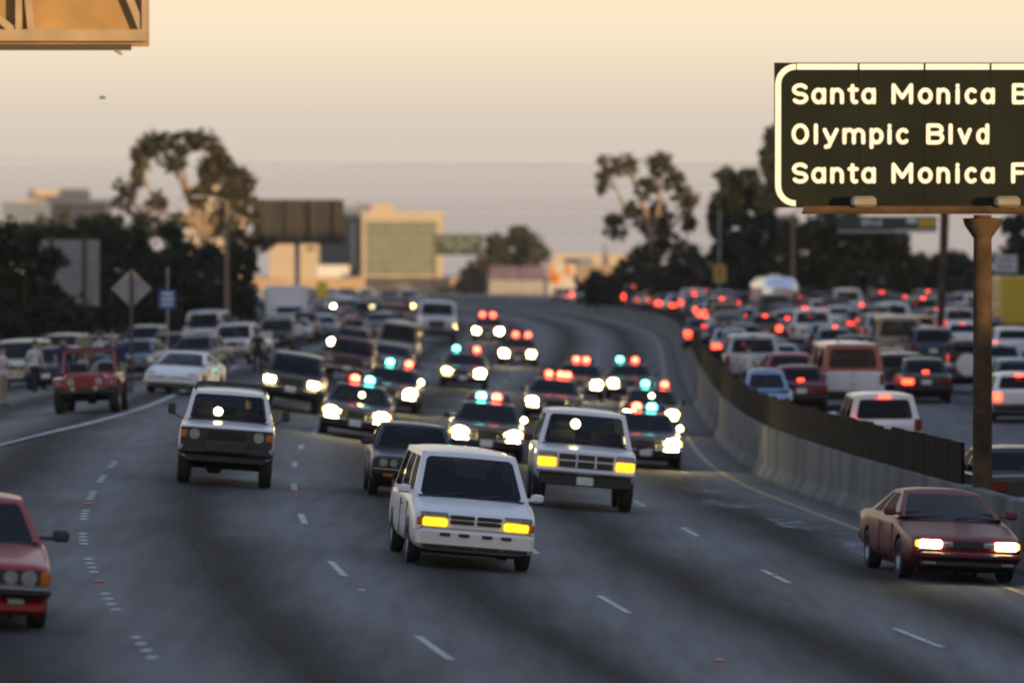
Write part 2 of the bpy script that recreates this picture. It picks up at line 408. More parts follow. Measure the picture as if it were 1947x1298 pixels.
# ------------------------------------------------------------------ vehicles: templates (front at local -y), then one object tree per vehicle
def section(w, zb, zt, sq=0):
    zs = zt-.09
    return [(0, zb), (.80*w, zb), (.93*w, zb+.05), (.99*w, zb+.16), (w, zb+.55*(zs-zb)), (.988*w, zs),
            (.962*w, zs+.055), (.91*w, zt-.006), (.5*w, zt+.014), (0, zt+.02)]
def body_loft(W, prof):
    mb = MB(); rings = []
    for (y, wf, zb, zt) in prof:
        h = section(W/2*wf, zb, zt); full = [(x, z) for x, z in h] + [(-x, z) for x, z in reversed(h[1:-1])]
        rings.append([len(mb.v)+i for i in range(len(full))]); mb.v += [(x, y, z) for x, z in full]
    n = len(rings[0])
    for a, b in zip(rings[:-1], rings[1:]):
        for i in range(n): mb.face((a[i], a[(i+1) % n], b[(i+1) % n], b[i]))
    for rg, fl in ((rings[0], 0), (rings[-1], 1)):
        q = n//2
        for i in range(q):
            a, b = rg[i], rg[i+1]; c, d = rg[(n-i-1) % n], rg[(n-i) % n]
            f = [a, b, c, d]; f = [k for j, k in enumerate(f) if k not in f[:j]]
            if len(f) > 2: mb.face(f[::-1] if not fl else f)
    return mb
def cut_wheels(me, r, W, axles):
    c = MB()
    for y in axles:
        for sx in (-1, 1):
            c.lathe([(sx*(W/2-.26), .001), (sx*(W/2-.26), r*1.13), (sx*(W/2+.1), r*1.13), (sx*(W/2+.1), .001)], 'x', (0, y, r*1.02), 18)
    cm = c.mesh('cut'); bm = bmesh.new(); bm.from_mesh(cm); bmesh.ops.remove_doubles(bm, verts=bm.verts, dist=.004)
    bmesh.ops.recalc_face_normals(bm, faces=bm.faces); bm.to_mesh(cm); bm.free()
    bm = bmesh.new(); bm.from_mesh(me); bmesh.ops.recalc_face_normals(bm, faces=bm.faces); bm.to_mesh(me); bm.free()
    a = bpy.data.objects.new('a', me); b = bpy.data.objects.new('b', cm); col.objects.link(a); col.objects.link(b)
    md = a.modifiers.new('x', 'BOOLEAN'); md.object = b; md.operation = 'DIFFERENCE'; md.solver = 'EXACT'
    dg = bpy.context.evaluated_depsgraph_get(); r_ = bpy.data.meshes.new_from_object(a.evaluated_get(dg))
    bpy.data.objects.remove(a); bpy.data.objects.remove(b); return r_
def patch(fn, us, vs, holes, frame, panes):
    """frame strip round window holes: fn(u,v)->xyz; holes (u0,u1,v0,v1)"""
    U = sorted(set([round(x, 4) for x in list(us)+[h[0] for h in holes]+[h[1] for h in holes]]))
    V = sorted(set([round(x, 4) for x in list(vs)+[h[2] for h in holes]+[h[3] for h in holes]]))
    def inside(a, b):
        for k, h in enumerate(holes):
            if h[0]-1e-4 <= a and a < h[1]-1e-4 and h[2]-1e-4 <= b and b < h[3]-1e-4: return k
        return -1
    for i in range(len(U)-1):
        for j in range(len(V)-1):
            k = inside(U[i], V[j]); t = frame if k < 0 else panes[k]
            t.quad(fn(U[i], V[j]), fn(U[i+1], V[j]), fn(U[i+1], V[j+1]), fn(U[i], V[j+1]))
def weld(me, smooth=None):
    bm = bmesh.new(); bm.from_mesh(me); bmesh.ops.remove_doubles(bm, verts=bm.verts, dist=.0008)
    bm.to_mesh(me); bm.free()
    if smooth:
        me.polygons.foreach_set('use_smooth', [True]*len(me.polygons)); me.set_sharp_from_angle(angle=R_(smooth))
    return me
WHEELS = {}
def wheel_meshes(r, tw):
    k = (round(r, 2), round(tw, 2))
    if k not in WHEELS:
        a = tw/2
        t = MB().lathe([(-a, r*.62), (-a*1.02, r*.80), (-a*.92, r*.95), (-a*.6, r), (a*.6, r), (a*.92, r*.95), (a*1.02, r*.80), (a, r*.62)], 'x', seg=22, close=True).mesh('tyre', 40)
        rm = MB().lathe([(-a*.5, .001), (-a*.55, r*.2), (-a*.35, r*.3), (-a*.4, r*.52), (-a*.9, r*.60), (-a*.8, r*.63), (a*.8, r*.63), (a*.9, r*.6), (a*.4, r*.52), (a*.35, r*.3), (a*.55, r*.2), (a*.5, .001)], 'x', seg=22).mesh('rim', 30)
        WHEELS[k] = (t, rm)
    return WHEELS[k]
TPL = {}
def template(name, L, W, prof, cab, wheels, front=(), rear=(), extra=(), sidewins=((.06, .46), (.52, .93)), wsb=.10, rsb=.06, mirror=(.92, -.1), glass='glass', seats=True, hasroof=True, shoulder=0):
    P = []                                           # (name, mesh, matkey, [(child name, mesh, matkey)])
    r, tw, yf, yr = wheels
    me = body_loft(W, prof).mesh(name+'_body')
    _o = bpy.data.objects.new('l', me); col.objects.link(_o); _m = _o.modifiers.new('s', 'SUBSURF'); _m.levels = _m.render_levels = 1
    me = bpy.data.meshes.new_from_object(_o.evaluated_get(bpy.context.evaluated_depsgraph_get())); bpy.data.objects.remove(_o)
    me = cut_wheels(me, r, W, (yf, yr))
    me.polygons.foreach_set('use_smooth', [True]*len(me.polygons)); me.set_sharp_from_angle(angle=R_(38))
    P.append(('body', me, 'paint', []))
    cen = None
    if cab:
        zb, yF0, yF1, yR1, yR0, w0, w1, zr, crown = cab
        lw = lambda v: w0+(w1-w0)*v
        def fF(u, v):
            t = 2*u-1; return (t*lw(v), yF0+(yF1-yF0)*v + wsb*(1-.4*v)*t*t, zb+(zr-zb)*v - .012*t*t*v)
        def fR(u, v):
            t = 1-2*u; return (t*lw(v), yR0+(yR1-yR0)*v - rsb*t*t, zb+(zr-zb)*v - .012*v)
        def side(sg):
            def f(u, v):
                a = yF0+(yF1-yF0)*v + wsb*(1-.4*v); b = yR0+(yR1-yR0)*v - rsb
                bul = .03*math.sin(math.pi*v)*(1-.2*v); return (sg*(lw(v)+bul*math.sin(math.pi*min(max(u, 0), 1))), a+(b-a)*u, zb+(zr-zb)*v-.012*v)
            return f
        fr = MB(); g1, g2 = MB(), MB()
        patch(fF, np.linspace(0, 1, 9), (0, 1), [(.055, .945, .05, .90)], fr, [g1])
        patch(fR, np.linspace(0, 1, 7), (0, 1), [(.09, .91, .14, .86)], fr, [g2])
        sg_ = []
        for sg in (-1, 1):
            ps = [MB() for _ in sidewins]
            patch(side(sg), np.linspace(0, 1, 5), (0, .5, 1), [(a, b, .08, .88) for a, b in sidewins], fr, ps); sg_ += ps
        for fn_, (a, b, c, d), q in ((fF, (.055, .945, .05, .90), .05), (fR, (.09, .91, .14, .86), .06)):
            for uu, su in ((a, 1), (b, -1)):
                for vv, sv_ in ((c, 1), (d, -1)):
                    k0 = np.array(fn_(uu, vv)); off = np.array((0, -.004 if fn_ is fF else .004, .002))
                    ring = []
                    for t_ in range(6):
                        an = math.pi/2*t_/5; ring.append(np.array(fn_(uu+su*q*(1-math.sin(an)), vv+sv_*q*2.0*(1-math.cos(an)))) + off)
                    for r0, r1 in zip(ring[:-1], ring[1:]):
                        i0 = len(fr.v); fr.v += [tuple(k0+off), tuple(r0), tuple(r1)]; fr.face((i0, i0+1, i0+2))
        P.append(('pillars', weld(fr.mesh(name+'_pillars'), 35), 'paint', []))
        P.append(('windshield', weld(g1.mesh('windshield'), 60), glass, []))
        P.append(('rear_window', weld(g2.mesh('rear_window'), 60), 'dglass', []))
        for q in sg_: P.append(('side_window', weld(q.mesh('side_window'), 60), 'sglass', []))
        if hasroof:
            rf = MB(); nu, nv = 10, 8
            for j in range(nv+1):
                v = j/nv
                for i in range(nu+1):
                    t = 2*i/nu-1
                    ya = yF1+wsb*.6*t*t; yb_ = yR1-rsb*t*t
                    e = 1-(2*v-1)**6
                    rf.v.append((t*w1*1.004, ya+(yb_-ya)*v, zr-.012*t*t + crown*(1-abs(t)**3.2)*(.35+.65*e) if 0 < j < nv else zr-.012*t*t))
            for j in range(nv):
                for i in range(nu): rf.face((j*(nu+1)+i, j*(nu+1)+i+1, (j+1)*(nu+1)+i+1, (j+1)*(nu+1)+i))
            P.append(('roof', rf.mesh(name+'_roof', 60), 'roof', []))
        for ua, va, ub, vb in ((.16, .035, .42, .13), (.52, .035, .78, .13)):
            pa, pb_ = Vector(fF(ua, va))+Vector((0, -.03, .012)), Vector(fF(ub, vb))+Vector((0, -.03, .012))
            P.append(('wiper', MB().tube([pa, (pa+pb_)/2+Vector((0, -.004, .004)), pb_], [.012, .010, .008], 5).mesh('wiper'), 'trim', []))
        cw = MB()
        for i in range(8):
            u0_, u1_ = .05+.9*i/8, .05+.9*(i+1)/8
            cw.quad(*[tuple(Vector(fF(a, b))+Vector((0, -.012, .006))) for a, b in ((u0_, -.03), (u1_, -.03), (u1_, .055), (u0_, .055))])
        P.append(('cowl', weld(cw.mesh('cowl')), 'trim', []))
        for sx in (-1, 1):
            for ysm in ((yF0+.30), min(yF0+1.42, yr-r*1.2)):
                P.append(('door_seam', MB().box((sx*(W/2-.004), ysm, (prof[3][2]+zb)/2+.02), (.016, .011, zb-prof[3][2]-.22)).mesh('door_seam'), 'trim', []))
            P.append(('door_handle', MB().cbox((sx*(W/2-.002), min(yF0+1.28, yr-r*1.3), zb-.16), (.03, .16, .03), .008).mesh('door_handle'), 'trim', []))
        it = MB(); zi = zb+.028
        it.box((0, (yF0+yR0)/2, zi), (w0*1.86, (yR0-yF0)*.94, .012))
        it.cbox((0, yF0+.42, zb+.05), (w0*1.7, .3, .12), .04)                                 # dashboard
        if seats:
            ys_ = yF0+(.42+.62); hs = (zr-zb)
            for sx in (-1, 1):
                it.cbox((sx*w0*.48, ys_, zb+hs*.22), (w0*.62, .16, hs*.44), .05); it.cbox((sx*w0*.48, ys_+.01, zb+hs*.56), (w0*.3, .1, hs*.2), .03)
            if yR0-yF0 > 2.0: it.cbox((0, min(yR0-.5, ys_+.95), zb+hs*.2), (w0*1.5, .16, hs*.4), .05)
        P.append(('seats', it.mesh('seats'), 'interior', []))
        if mirror:
            for sx in (-1, 1):
                m = MB().cbox((sx*(w0+mirror[0]*.14), yF0+.32+mirror[1], zb+.10), (.19, .09, .13), .03); m.box((sx*(w0-.03+mirror[0]*.07), yF0+.33+mirror[1], zb+.07), (mirror[0]*.14+.08, .04, .045))
                P.append(('mirror', m.mesh('mirror', 40), 'mirror', []))
    t, rm = wheel_meshes(r, tw)
    for y in (yf, yr):
        for sx in (-1, 1): P.append(('wheel', t, 'tyre', [('rim', rm, 'rim')], (sx*(W/2-tw/2-.015), y, r)))
    zc = min(p[2] for p in prof)
    P.append(('underbody', MB().box((0, 0, zc+.02), (W*.78, L*.86, .12)).mesh('under'), 'under', []))
    yn, yt = prof[0][0], prof[-1][0]
    def item(it, y0, sg):
        nm, key, x, z, ww, hh = it[:6]; d = it[6] if len(it) > 6 else .05; shp = it[7] if len(it) > 7 else 'r'; dy = it[8] if len(it) > 8 else 0
        for sx in ((-1, 1) if x else (1,)):
            mb = MB(); y = y0+sg*(d/2-.012)*1.0 - 0 + dy
            if shp == 'o': mb.lathe([(-.0, .001), (-.0, ww*.46), (-.03, ww*.5), (-.06, ww*.5)] if sg > 0 else [(0, .001), (0, ww*.5), (.05, ww*.5)], 'y', (sx*x, y0+dy+sg*.02, z), 16)
            elif shp == 'e':
                mb.lathe([(0, .001), (0, .42), (-.03, .5), (-.06, .5)], 'y', (0, y0+dy+sg*.02, 0), 18); mb.v = [(sx*x+a*ww, b, z+c*hh) for a, b, c in mb.v]
            elif shp == 'c': mb.cbox((sx*x, y, z), (ww, d, hh), .06)
            else: mb.cbox((sx*x, y, z), (ww, d, hh), min(.02, hh*.25))
            k = key
            if nm in ('headlight', 'tail_light', 'turn_lamp') and x: k = key+('_l' if sx < 0 else '_r')
            P.append((nm, mb.mesh(nm, 40), k, []))
    for it in front: item(it, yn, -1)
    for it in rear: item(it, yt, 1)
    for nm, mb, key in extra: P.append((nm, mb.mesh(nm, 35), key, []))
    TPL[name] = dict(parts=P, L=yt-yn, W=W, yn=yn, yt=yt)
    return TPL[name]

PL = lambda z, d=.03: ('license_plate', 'plate', 0, z, .31, .16, d)
def slots(nm, key, xs, z, w_, h_, d=.05): return [(nm, key, x, z, w_, h_, d) for x in xs]
# minivan
template('minivan', 4.55, 1.86, [(-2.28, .88, .30, .74), (-2.22, .955, .24, .80), (-2.05, .99, .23, .845), (-1.45, 1, .23, .985), (-1.2, 1, .23, 1.0), (.2, 1, .23, 1.0), (1.7, 1, .25, 1.0), (2.14, .99, .28, 1.0), (2.24, .96, .32, .98), (2.27, .9, .40, .92)],
    (.975, -1.40, -.52, 2.02, 2.22, .865, .70, 1.64, .045), (.32, .2, -1.42, 1.43),
    front=[('headlight', 'headlight', .62, .765, .42, .085, .05), ('turn_lamp', 'turn', .60, .665, .36, .115, .06), ('side_marker', 'amber', .825, .665, .09, .11, .05), ('grille', 'trim', .20, .755, .36, .055, .035), ('grille', 'trim', .20, .68, .36, .055, .035),
           ('bumper', 'paint', 0, .44, 1.74, .30, .16, 'c'), ('air_slot', 'trim', .17, .50, .155, .05, .19), ('air_slot', 'trim', .45, .50, .155, .05, .19), ('air_slot', 'trim', .20, .325, .34, .045, .19), ('air_slot', 'trim', .60, .325, .34, .04, .19)],
    rear=[('tail_light', 'tail', .80, .93, .17, .28, .05), ('bumper', 'paint', 0, .46, 1.72, .22, .14, 'c'), PL(.78, .03), ('brake_lamp', 'hibrake', 0, 1.60, .26, .06, .08, 'r', -.16)],
    sidewins=((.03, .25), (.28, .60), (.63, .97)), glass='dglass')
# two-door 4x4
template('sport_utility', 4.62, 2.0, [(-2.30, .93, .52, 1.08), (-2.26, .98, .50, 1.13), (-1.9, 1, .48, 1.17), (-1.05, 1, .48, 1.22), (0, 1, .48, 1.22), (2.1, 1, .50, 1.22), (2.27, .98, .52, 1.20), (2.30, .95, .56, 1.16)],
    (1.20, -1.12, -.56, 2.10, 2.26, .93, .77, 1.87, .05), (.38, .26, -1.42, 1.30),
    front=[('headlight', 'headlight', .76, 1.02, .36, .12, .05), ('turn_lamp', 'turn', .765, .885, .36, .17, .06), ('grille', 'trim', 0, .93, 1.06, .26, .03), ('grille_bar', 'paint', 0, .935, 1.06, .03, .06), ('grille_bar', 'paint', .185, .93, .035, .26, .06),
           ('bumper', 'bright', 0, .735, 1.94, .11, .2, 'c'), ('valance', 'trim', 0, .56, 1.8, .22, .12), ('license_plate', 'plate', 0, .55, .33, .17, .2)],
    rear=[('tail_light', 'tail', .88, 1.02, .16, .34, .05), ('bumper', 'chrome', 0, .62, 1.9, .18, .2, 'c'), PL(.9), ('brake_lamp', 'hibrake', 0, 1.84, .22, .05, .06, 'r', -.2)],
    sidewins=((.04, .36), (.42, .95)), wsb=.07, rsb=.03, mirror=(1.3, -.02))
# long-bonnet off-roader with round lamps
ex = []
for sx in (-1, 1): ex.append(('mirror_arm', MB().tube([(sx*.84, -1.0, 1.18), (sx*1.04, -1.05, 1.28)], .014, 6).cbox((sx*1.07, -1.05, 1.36), (.15, .07, .2), .03), 'trim'))
for y in (-.25, 1.6): ex.append(('roof_bar', MB().tube([(-.66, y, 1.72), (-.64, y, 1.84), (-.56, y, 1.86), (.56, y, 1.86), (.64, y, 1.84), (.66, y, 1.72)], .02, 6), 'trim'))
ex.append(('axle', MB().tube([(-.78, -1.42, .36), (-.36, -1.42, .36), (-.30, -1.42, .36), (-.1, -1.42, .36), (-.04, -1.42, .36), (.78, -1.42, .36)], [.06, .06, .15, .15, .06, .06], 8), 'under'))
ex.append(('axle', MB().tube([(-.78, 1.3, .36), (.78, 1.3, .36)], .06, 8), 'under'))
template('offroader', 4.6, 1.80, [(-2.26, .96, .50, 1.08), (-2.22, .995, .48, 1.12), (-1.9, 1, .47, 1.15), (-1.0, 1, .47, 1.19), (0, 1, .47, 1.20), (2.1, 1, .48, 1.2), (2.24, .98, .5, 1.18), (2.26, .95, .54, 1.14)],
    (1.18, -1.10, -.66, 2.08, 2.22, .83, .71, 1.74, .045), (.385, .24, -1.42, 1.30),
    front=[('grille', 'trim', 0, .88, 1.72, .40, .04), ('grille_insert', 'interior', 0, .96, .72, .17, .05), ('headlight', 'headlight', .60, .955, .20, .2, .08, 'o', -.03), ('turn_lamp', 'turn', .79, .955, .13, .16, .05),
           ('bumper', 'trim', 0, .66, 1.78, .17, .2, 'c'), ('bumper_end', 'rim', .84, .70, .10, .12, .22, 'r', .03), ('winch_guard', 'trim', 0, .74, .8, .2, .28), ('valance', 'trim', 0, .52, 1.5, .14, .1)],
    rear=[('tail_light', 'tail', .80, 1.0, .14, .26, .05), ('bumper', 'trim', 0, .62, 1.7, .15, .2, 'c'), PL(.85)], extra=ex, sidewins=((.04, .30), (.34, .60), (.64, .96)), wsb=.05, rsb=.03, mirror=None)
# low coupe with four round lamps
template('coupe', 4.75, 1.73, [(-2.38, .93, .36, .70), (-2.32, .975, .26, .745), (-2.1, 1, .23, .775), (-1.0, 1, .22, .90), (-.6, 1, .22, .92), (.6, 1, .22, .92), (1.4, 1, .24, .93), (2.2, .98, .3, .88), (2.36, .94, .36, .84)],
    (.895, -1.0, -.22, .92, 1.62, .80, .58, 1.37, .035), (.32, .21, -1.40, 1.28),
    front=[('lamp_panel', 'trim', 0, .615, 1.50, .16, .03), ('headlight', 'headlight', .40, .612, .155, .15, .05, 'o', -.02), ('headlight', 'headlight', .60, .612, .175, .17, .05, 'o', -.02), ('turn_lamp', 'amber', .775, .612, .10, .155, .05),
           ('grille', 'chrome', .085, .62, .13, .2, .05), ('trim_strip', 'chrome', 0, .527, 1.66, .022, .05), ('bumper', 'trim', 0, .46, 1.70, .12, .2, 'c'), ('bumper_strip', 'chrome', 0, .50, 1.62, .02, .215), ('fog_lamp', 'headlight', .47, .355, .18, .085, .14), ('spoiler', 'paint', 0, .29, 1.60, .16, .12, 'c')],
    rear=[('tail_light', 'tail', .60, .66, .38, .15, .05), ('bumper', 'trim', 0, .46, 1.66, .14, .16, 'c'), PL(.66)], sidewins=((.10, .55), (.60, .90)), mirror=(1.5, .05))
# rounded two-door
template('rounded_coupe', 5.0, 1.85, [(-2.50, .80, .40, .66), (-2.44, .91, .28, .70), (-2.25, .975, .22, .735), (-1.9, 1, .20, .78), (-1.0, 1, .2, .93), (-.6, 1, .2, .95), (.8, 1, .2, .96), (1.6, 1, .22, .97), (2.3, .97, .3, .95), (2.45, .92, .36, .90), (2.5, .84, .42, .84)],
    (.925, -1.15, -.15, .80, 1.75, .85, .60, 1.34, .04), (.325, .22, -1.45, 1.38),
    front=[('headlight', 'headlight', .60, .60, .34, .12, .10, 'r', .03), ('turn_lamp', 'turn', .775, .60, .10, .11, .12, 'r', .10), ('lamp_reflector', 'head_off', .34, .595, .2, .09, .08, 'r', .02), ('grille', 'trim', 0, .60, .46, .11, .03),
           ('bumper', 'paint', 0, .44, 1.66, .17, .16, 'c'), ('air_slot', 'trim', .32, .43, .28, .075, .18), ('lower_intake', 'trim', 0, .31, 1.5, .1, .12), ('fog_lamp', 'head_off', .62, .31, .2, .05, .15)],
    rear=[('tail_light', 'tail', .58, .74, .52, .17, .06), ('bumper', 'paint', 0, .5, 1.7, .2, .14, 'c'), PL(.72, .05), ('brake_lamp', 'hibrake', 0, 1.02, .24, .04, .05, 'r', -.75)], sidewins=((.16, .56), (.60, .88)), wsb=.18, rsb=.12)
# compact boxy saloon
template('compact_saloon', 4.35, 1.66, [(-2.17, .94, .36, .74), (-2.12, .98, .26, .78), (-1.9, 1, .23, .81), (-.95, 1, .22, .91), (.8, 1, .22, .92), (1.5, 1, .25, .93), (2.05, .98, .3, .91), (2.17, .94, .36, .86)],
    (.90, -.98, -.42, .95, 1.45, .78, .60, 1.38, .035), (.30, .19, -1.32, 1.22),
    front=[('lamp_panel', 'trim', 0, .65, 1.46, .16, .03), ('headlight', 'headlight', .40, .65, .14, .15, .05, 'o', -.02), ('headlight', 'headlight', .60, .65, .16, .15, .05, 'o', -.02), ('grille', 'chrome', .07, .65, .11, .16, .05), ('bumper', 'trim', 0, .47, 1.64, .14, .18, 'c'), ('bumper_strip', 'chrome', 0, .53, 1.56, .02, .2), ('turn_lamp', 'amber', .5, .42, .2, .05, .2), PL(.45, .22)],
    rear=[('tail_light', 'tail', .60, .70, .36, .16, .05), ('bumper', 'trim', 0, .48, 1.6, .15, .16, 'c'), PL(.68), ('brake_lamp', 'hibrake', 0, 1.0, .2, .05, .05, 'r', -.62)], sidewins=((.05, .45), (.50, .92)), wsb=.06)
# full-size square saloon
def big_saloon(name, extra=(), front=()):
    template(name, 5.3, 1.96, [(-2.65, .95, .40, .80), (-2.6, .985, .30, .845), (-2.35, 1, .26, .87), (-1.1, 1, .25, .95), (.9, 1, .25, .96), (1.6, 1, .26, .97), (2.5, .99, .32, .94), (2.62, .95, .38, .90)],
        (.935, -1.18, -.50, .98, 1.58, .88, .66, 1.40, .035), (.345, .21, -1.52, 1.40),
        front=[('lamp_panel', 'head_off', .66, .69, .44, .15, .05), ('headlight', 'headlight', .69, .69, .36, .23, .05, 'e', -.03), ('turn_lamp', 'turn', .915, .69, .07, .15, .06), ('grille', 'trim', 0, .68, .84, .17, .03), ('grille_bar', 'chrome', 0, .775, 1.7, .02, .05), ('bumper', 'chrome', 0, .50, 1.92, .08, .22, 'c'), ('bumper_lower', 'trim', 0, .38, 1.86, .16, .2, 'c'), ('license_plate', 'plate', 0, .42, .32, .17, .24)]+list(front),
        rear=[('tail_light', 'tail', .72, .74, .38, .2, .05), ('bumper', 'chrome', 0, .5, 1.9, .14, .2, 'c'), PL(.7), ('brake_lamp', 'hibrake', 0, 1.06, .22, .05, .05, 'r', -.78)], extra=extra, sidewins=((.05, .44), (.50, .90)), wsb=.08, mirror=(1.1, -.06))
big_saloon('big_saloon')
# patrol car: same body with light bar, push bumper and door spot lamps
ex = [('light_bar', MB().cbox((0, .15, 1.475), (1.18, .24, .05), .02), 'trim')]
for x, k in ((-.43, 'bar_a'), (-.20, 'bar_b'), (.20, 'bar_c'), (.43, 'bar_d')): ex.append(('beacon', MB().lathe([(0, .001), (0, .115), (.12, .11), (.155, .07), (.165, .001)], 'z', (x, .15, 1.503), 12), k))
pb = MB()
for sx in (-1, 1): pb.cbox((sx*.24, -2.80, .56), (.07, .1, .42), .02)
pb.tube([(-.42, -2.82, .70), (.42, -2.82, .70)], .028, 8); pb.tube([(-.42, -2.82, .50), (.42, -2.82, .50)], .028, 8)
ex.append(('push_bumper', pb, 'trim'))
for sx in (-1, 1): ex.append(('spot_lamp', MB().lathe([(0, .001), (0, .07), (.06, .075), (.12, .03), (.13, .001)], 'y', (sx*.93, -1.05, 1.06), 12), 'spot_l' if sx < 0 else 'spot_r'))
big_saloon('patrol_car', ex)
# four-door 4x4 with seven-slot grille
template('wagon_4x4', 4.5, 1.78, [(-2.24, .93, .46, .98), (-2.19, .98, .40, 1.02), (-1.9, 1, .38, 1.04), (-1.05, 1, .38, 1.08), (0, 1, .38, 1.09), (2.0, 1, .40, 1.09), (2.2, .98, .44, 1.07), (2.24, .94, .5, 1.02)],
    (1.07, -1.12, -.48, 1.98, 2.18, .84, .68, 1.66, .045), (.355, .23, -1.36, 1.28),
    front=[('headlight', 'headlight', .66, .86, .30, .17, .05), ('turn_lamp', 'turn', .85, .86, .07, .16, .06)]+[('grille_slot', 'trim', x, .86, .055, .17, .03) for x in (.10, .2, .3, .4)]+[('grille_slot', 'trim', 0, .86, .055, .17, .03), ('bumper', 'trim', 0, .60, 1.76, .24, .2, 'c'), ('license_plate', 'plate', 0, .64, .32, .17, .22)],
    rear=[('tail_light', 'tail', .80, .95, .15, .32, .05), ('bumper', 'trim', 0, .56, 1.7, .22, .18, 'c'), PL(.82), ('brake_lamp', 'hibrake', 0, 1.62, .24, .05, .06, 'r', -.2)], sidewins=((.04, .32), (.36, .64), (.68, .96)), mirror=(1.2, -.02))
# wedge coupe / hatch
template('sport_coupe', 4.45, 1.75, [(-2.22, .80, .34, .56), (-2.16, .92, .24, .62), (-1.95, .985, .2, .68), (-1.2, 1, .19, .84), (-.8, 1, .19, .90), (.6, 1, .19, .92), (1.4, 1, .21, .94), (2.05, .97, .28, .93), (2.2, .9, .36, .88)],
    (.875, -1.05, -.12, .72, 1.85, .80, .56, 1.27, .035), (.31, .21, -1.32, 1.22),
    front=[('headlight', 'headlight', .62, .63, .26, .07, .06, 'r', .10), ('turn_lamp', 'turn', .60, .47, .26, .06, .06), ('bumper', 'paint', 0, .40, 1.62, .18, .14, 'c'), ('air_slot', 'trim', 0, .50, 1.3, .035, .06), ('lower_intake', 'trim', 0, .33, 1.1, .07, .17), PL(.42, .18)],
    rear=[('tail_light', 'tail', .56, .78, .5, .14, .05), ('bumper', 'paint', 0, .48, 1.6, .2, .14, 'c'), PL(.62)], sidewins=((.16, .56), (.60, .86)), wsb=.14, rsb=.10)
# estate
template('estate', 4.9, 1.85, [(-2.45, .94, .38, .76), (-2.4, .98, .28, .80), (-2.2, 1, .25, .83), (-1.1, 1, .24, .93), (.9, 1, .24, .95), (2.2, .99, .28, .96), (2.42, .97, .34, .94), (2.45, .93, .4, .9)],
    (.925, -1.16, -.45, 1.95, 2.36, .85, .68, 1.42, .04), (.325, .2, -1.45, 1.36),
    front=[('headlight', 'headlight', .64, .66, .36, .14, .05), ('grille', 'trim', 0, .66, .8, .14, .03), ('bumper', 'chrome', 0, .48, 1.8, .12, .2, 'c'), PL(.42, .22)],
    rear=[('tail_light', 'tail', .80, .72, .16, .3, .05), ('bumper', 'chrome', 0, .48, 1.8, .14, .2, 'c'), PL(.64)], sidewins=((.05, .32), (.36, .62), (.66, .95)))
# small hatchback
template('hatchback', 3.9, 1.64, [(-1.95, .93, .36, .74), (-1.9, .98, .26, .78), (-1.7, 1, .23, .81), (-.85, 1, .22, .92), (.8, 1, .22, .93), (1.75, .99, .26, .94), (1.92, .97, .34, .92), (1.95, .92, .4, .86)],
    (.91, -.9, -.28, 1.35, 1.84, .77, .60, 1.40, .04), (.29, .18, -1.2, 1.15),
    front=[('headlight', 'headlight', .56, .66, .3, .13, .05), ('grille', 'trim', 0, .66, .7, .11, .03), ('bumper', 'trim', 0, .46, 1.6, .16, .16, 'c'), PL(.46, .18)],
    rear=[('tail_light', 'tail', .66, .76, .22, .24, .05), ('bumper', 'trim', 0, .46, 1.6, .18, .16, 'c'), PL(.62), ('brake_lamp', 'hibrake', 0, 1.36, .2, .05, .06, 'r', -.45)], sidewins=((.06, .50), (.55, .92)))
# pickup: short cab, open bed
bed = MB()
for sx in (-1, 1): bed.box((sx*.80, 1.42, 1.12), (.08, 1.96, .34))
bed.box((0, 2.40, 1.10), (1.66, .06, .34))
template('pickup', 5.0, 1.84, [(-2.5, .95, .50, 1.0), (-2.45, .985, .44, 1.04), (-2.2, 1, .42, 1.06), (-1.2, 1, .42, 1.10), (.3, 1, .42, 1.10), (.42, 1, .42, 1.0), (2.4, 1, .44, 1.0), (2.46, .98, .48, .98)],
    (1.08, -1.25, -.78, .12, .28, .85, .72, 1.68, .04), (.35, .22, -1.6, 1.45),
    front=[('headlight', 'headlight', .70, .86, .28, .17, .05), ('grille', 'trim', 0, .86, 1.06, .2, .03), ('bumper', 'chrome', 0, .58, 1.8, .16, .2, 'c'), PL(.58, .22)],
    rear=[('tail_light', 'tail', .84, .9, .12, .3, .05), ('bumper', 'chrome', 0, .56, 1.75, .15, .2, 'c'), PL(.58, .22)], extra=[('cargo_bed', bed, 'paint')], sidewins=((.08, .86),), mirror=(1.3, -.02))
# tall van
lad = MB()
template('van', 4.9, 2.0, [(-2.45, .92, .42, 1.0), (-2.4, .97, .36, 1.06), (-2.1, 1, .34, 1.12), (-1.7, 1, .34, 1.18), (0, 1, .34, 1.18), (2.3, 1, .36, 1.18), (2.42, .99, .40, 1.17), (2.45, .97, .46, 1.15)],
    (1.16, -1.78, -1.30, 2.30, 2.40, .95, .80, 2.02, .06), (.35, .22, -1.55, 1.5),
    front=[('headlight', 'headlight', .74, .84, .26, .2, .05), ('grille', 'trim', 0, .84, 1.1, .22, .03), ('bumper', 'chrome', 0, .54, 1.9, .16, .18, 'c'), PL(.52, .2)],
    rear=[('tail_light', 'tail', .90, .95, .12, .32, .05), ('bumper', 'trim', 0, .52, 1.9, .16, .18, 'c'), PL(.85), ('door_seam', 'trim', 0, .98, .015, .9, .02)], sidewins=((.03, .20), (.25, .58), (.62, .96)), wsb=.06, rsb=.02, mirror=(1.3, -.02))
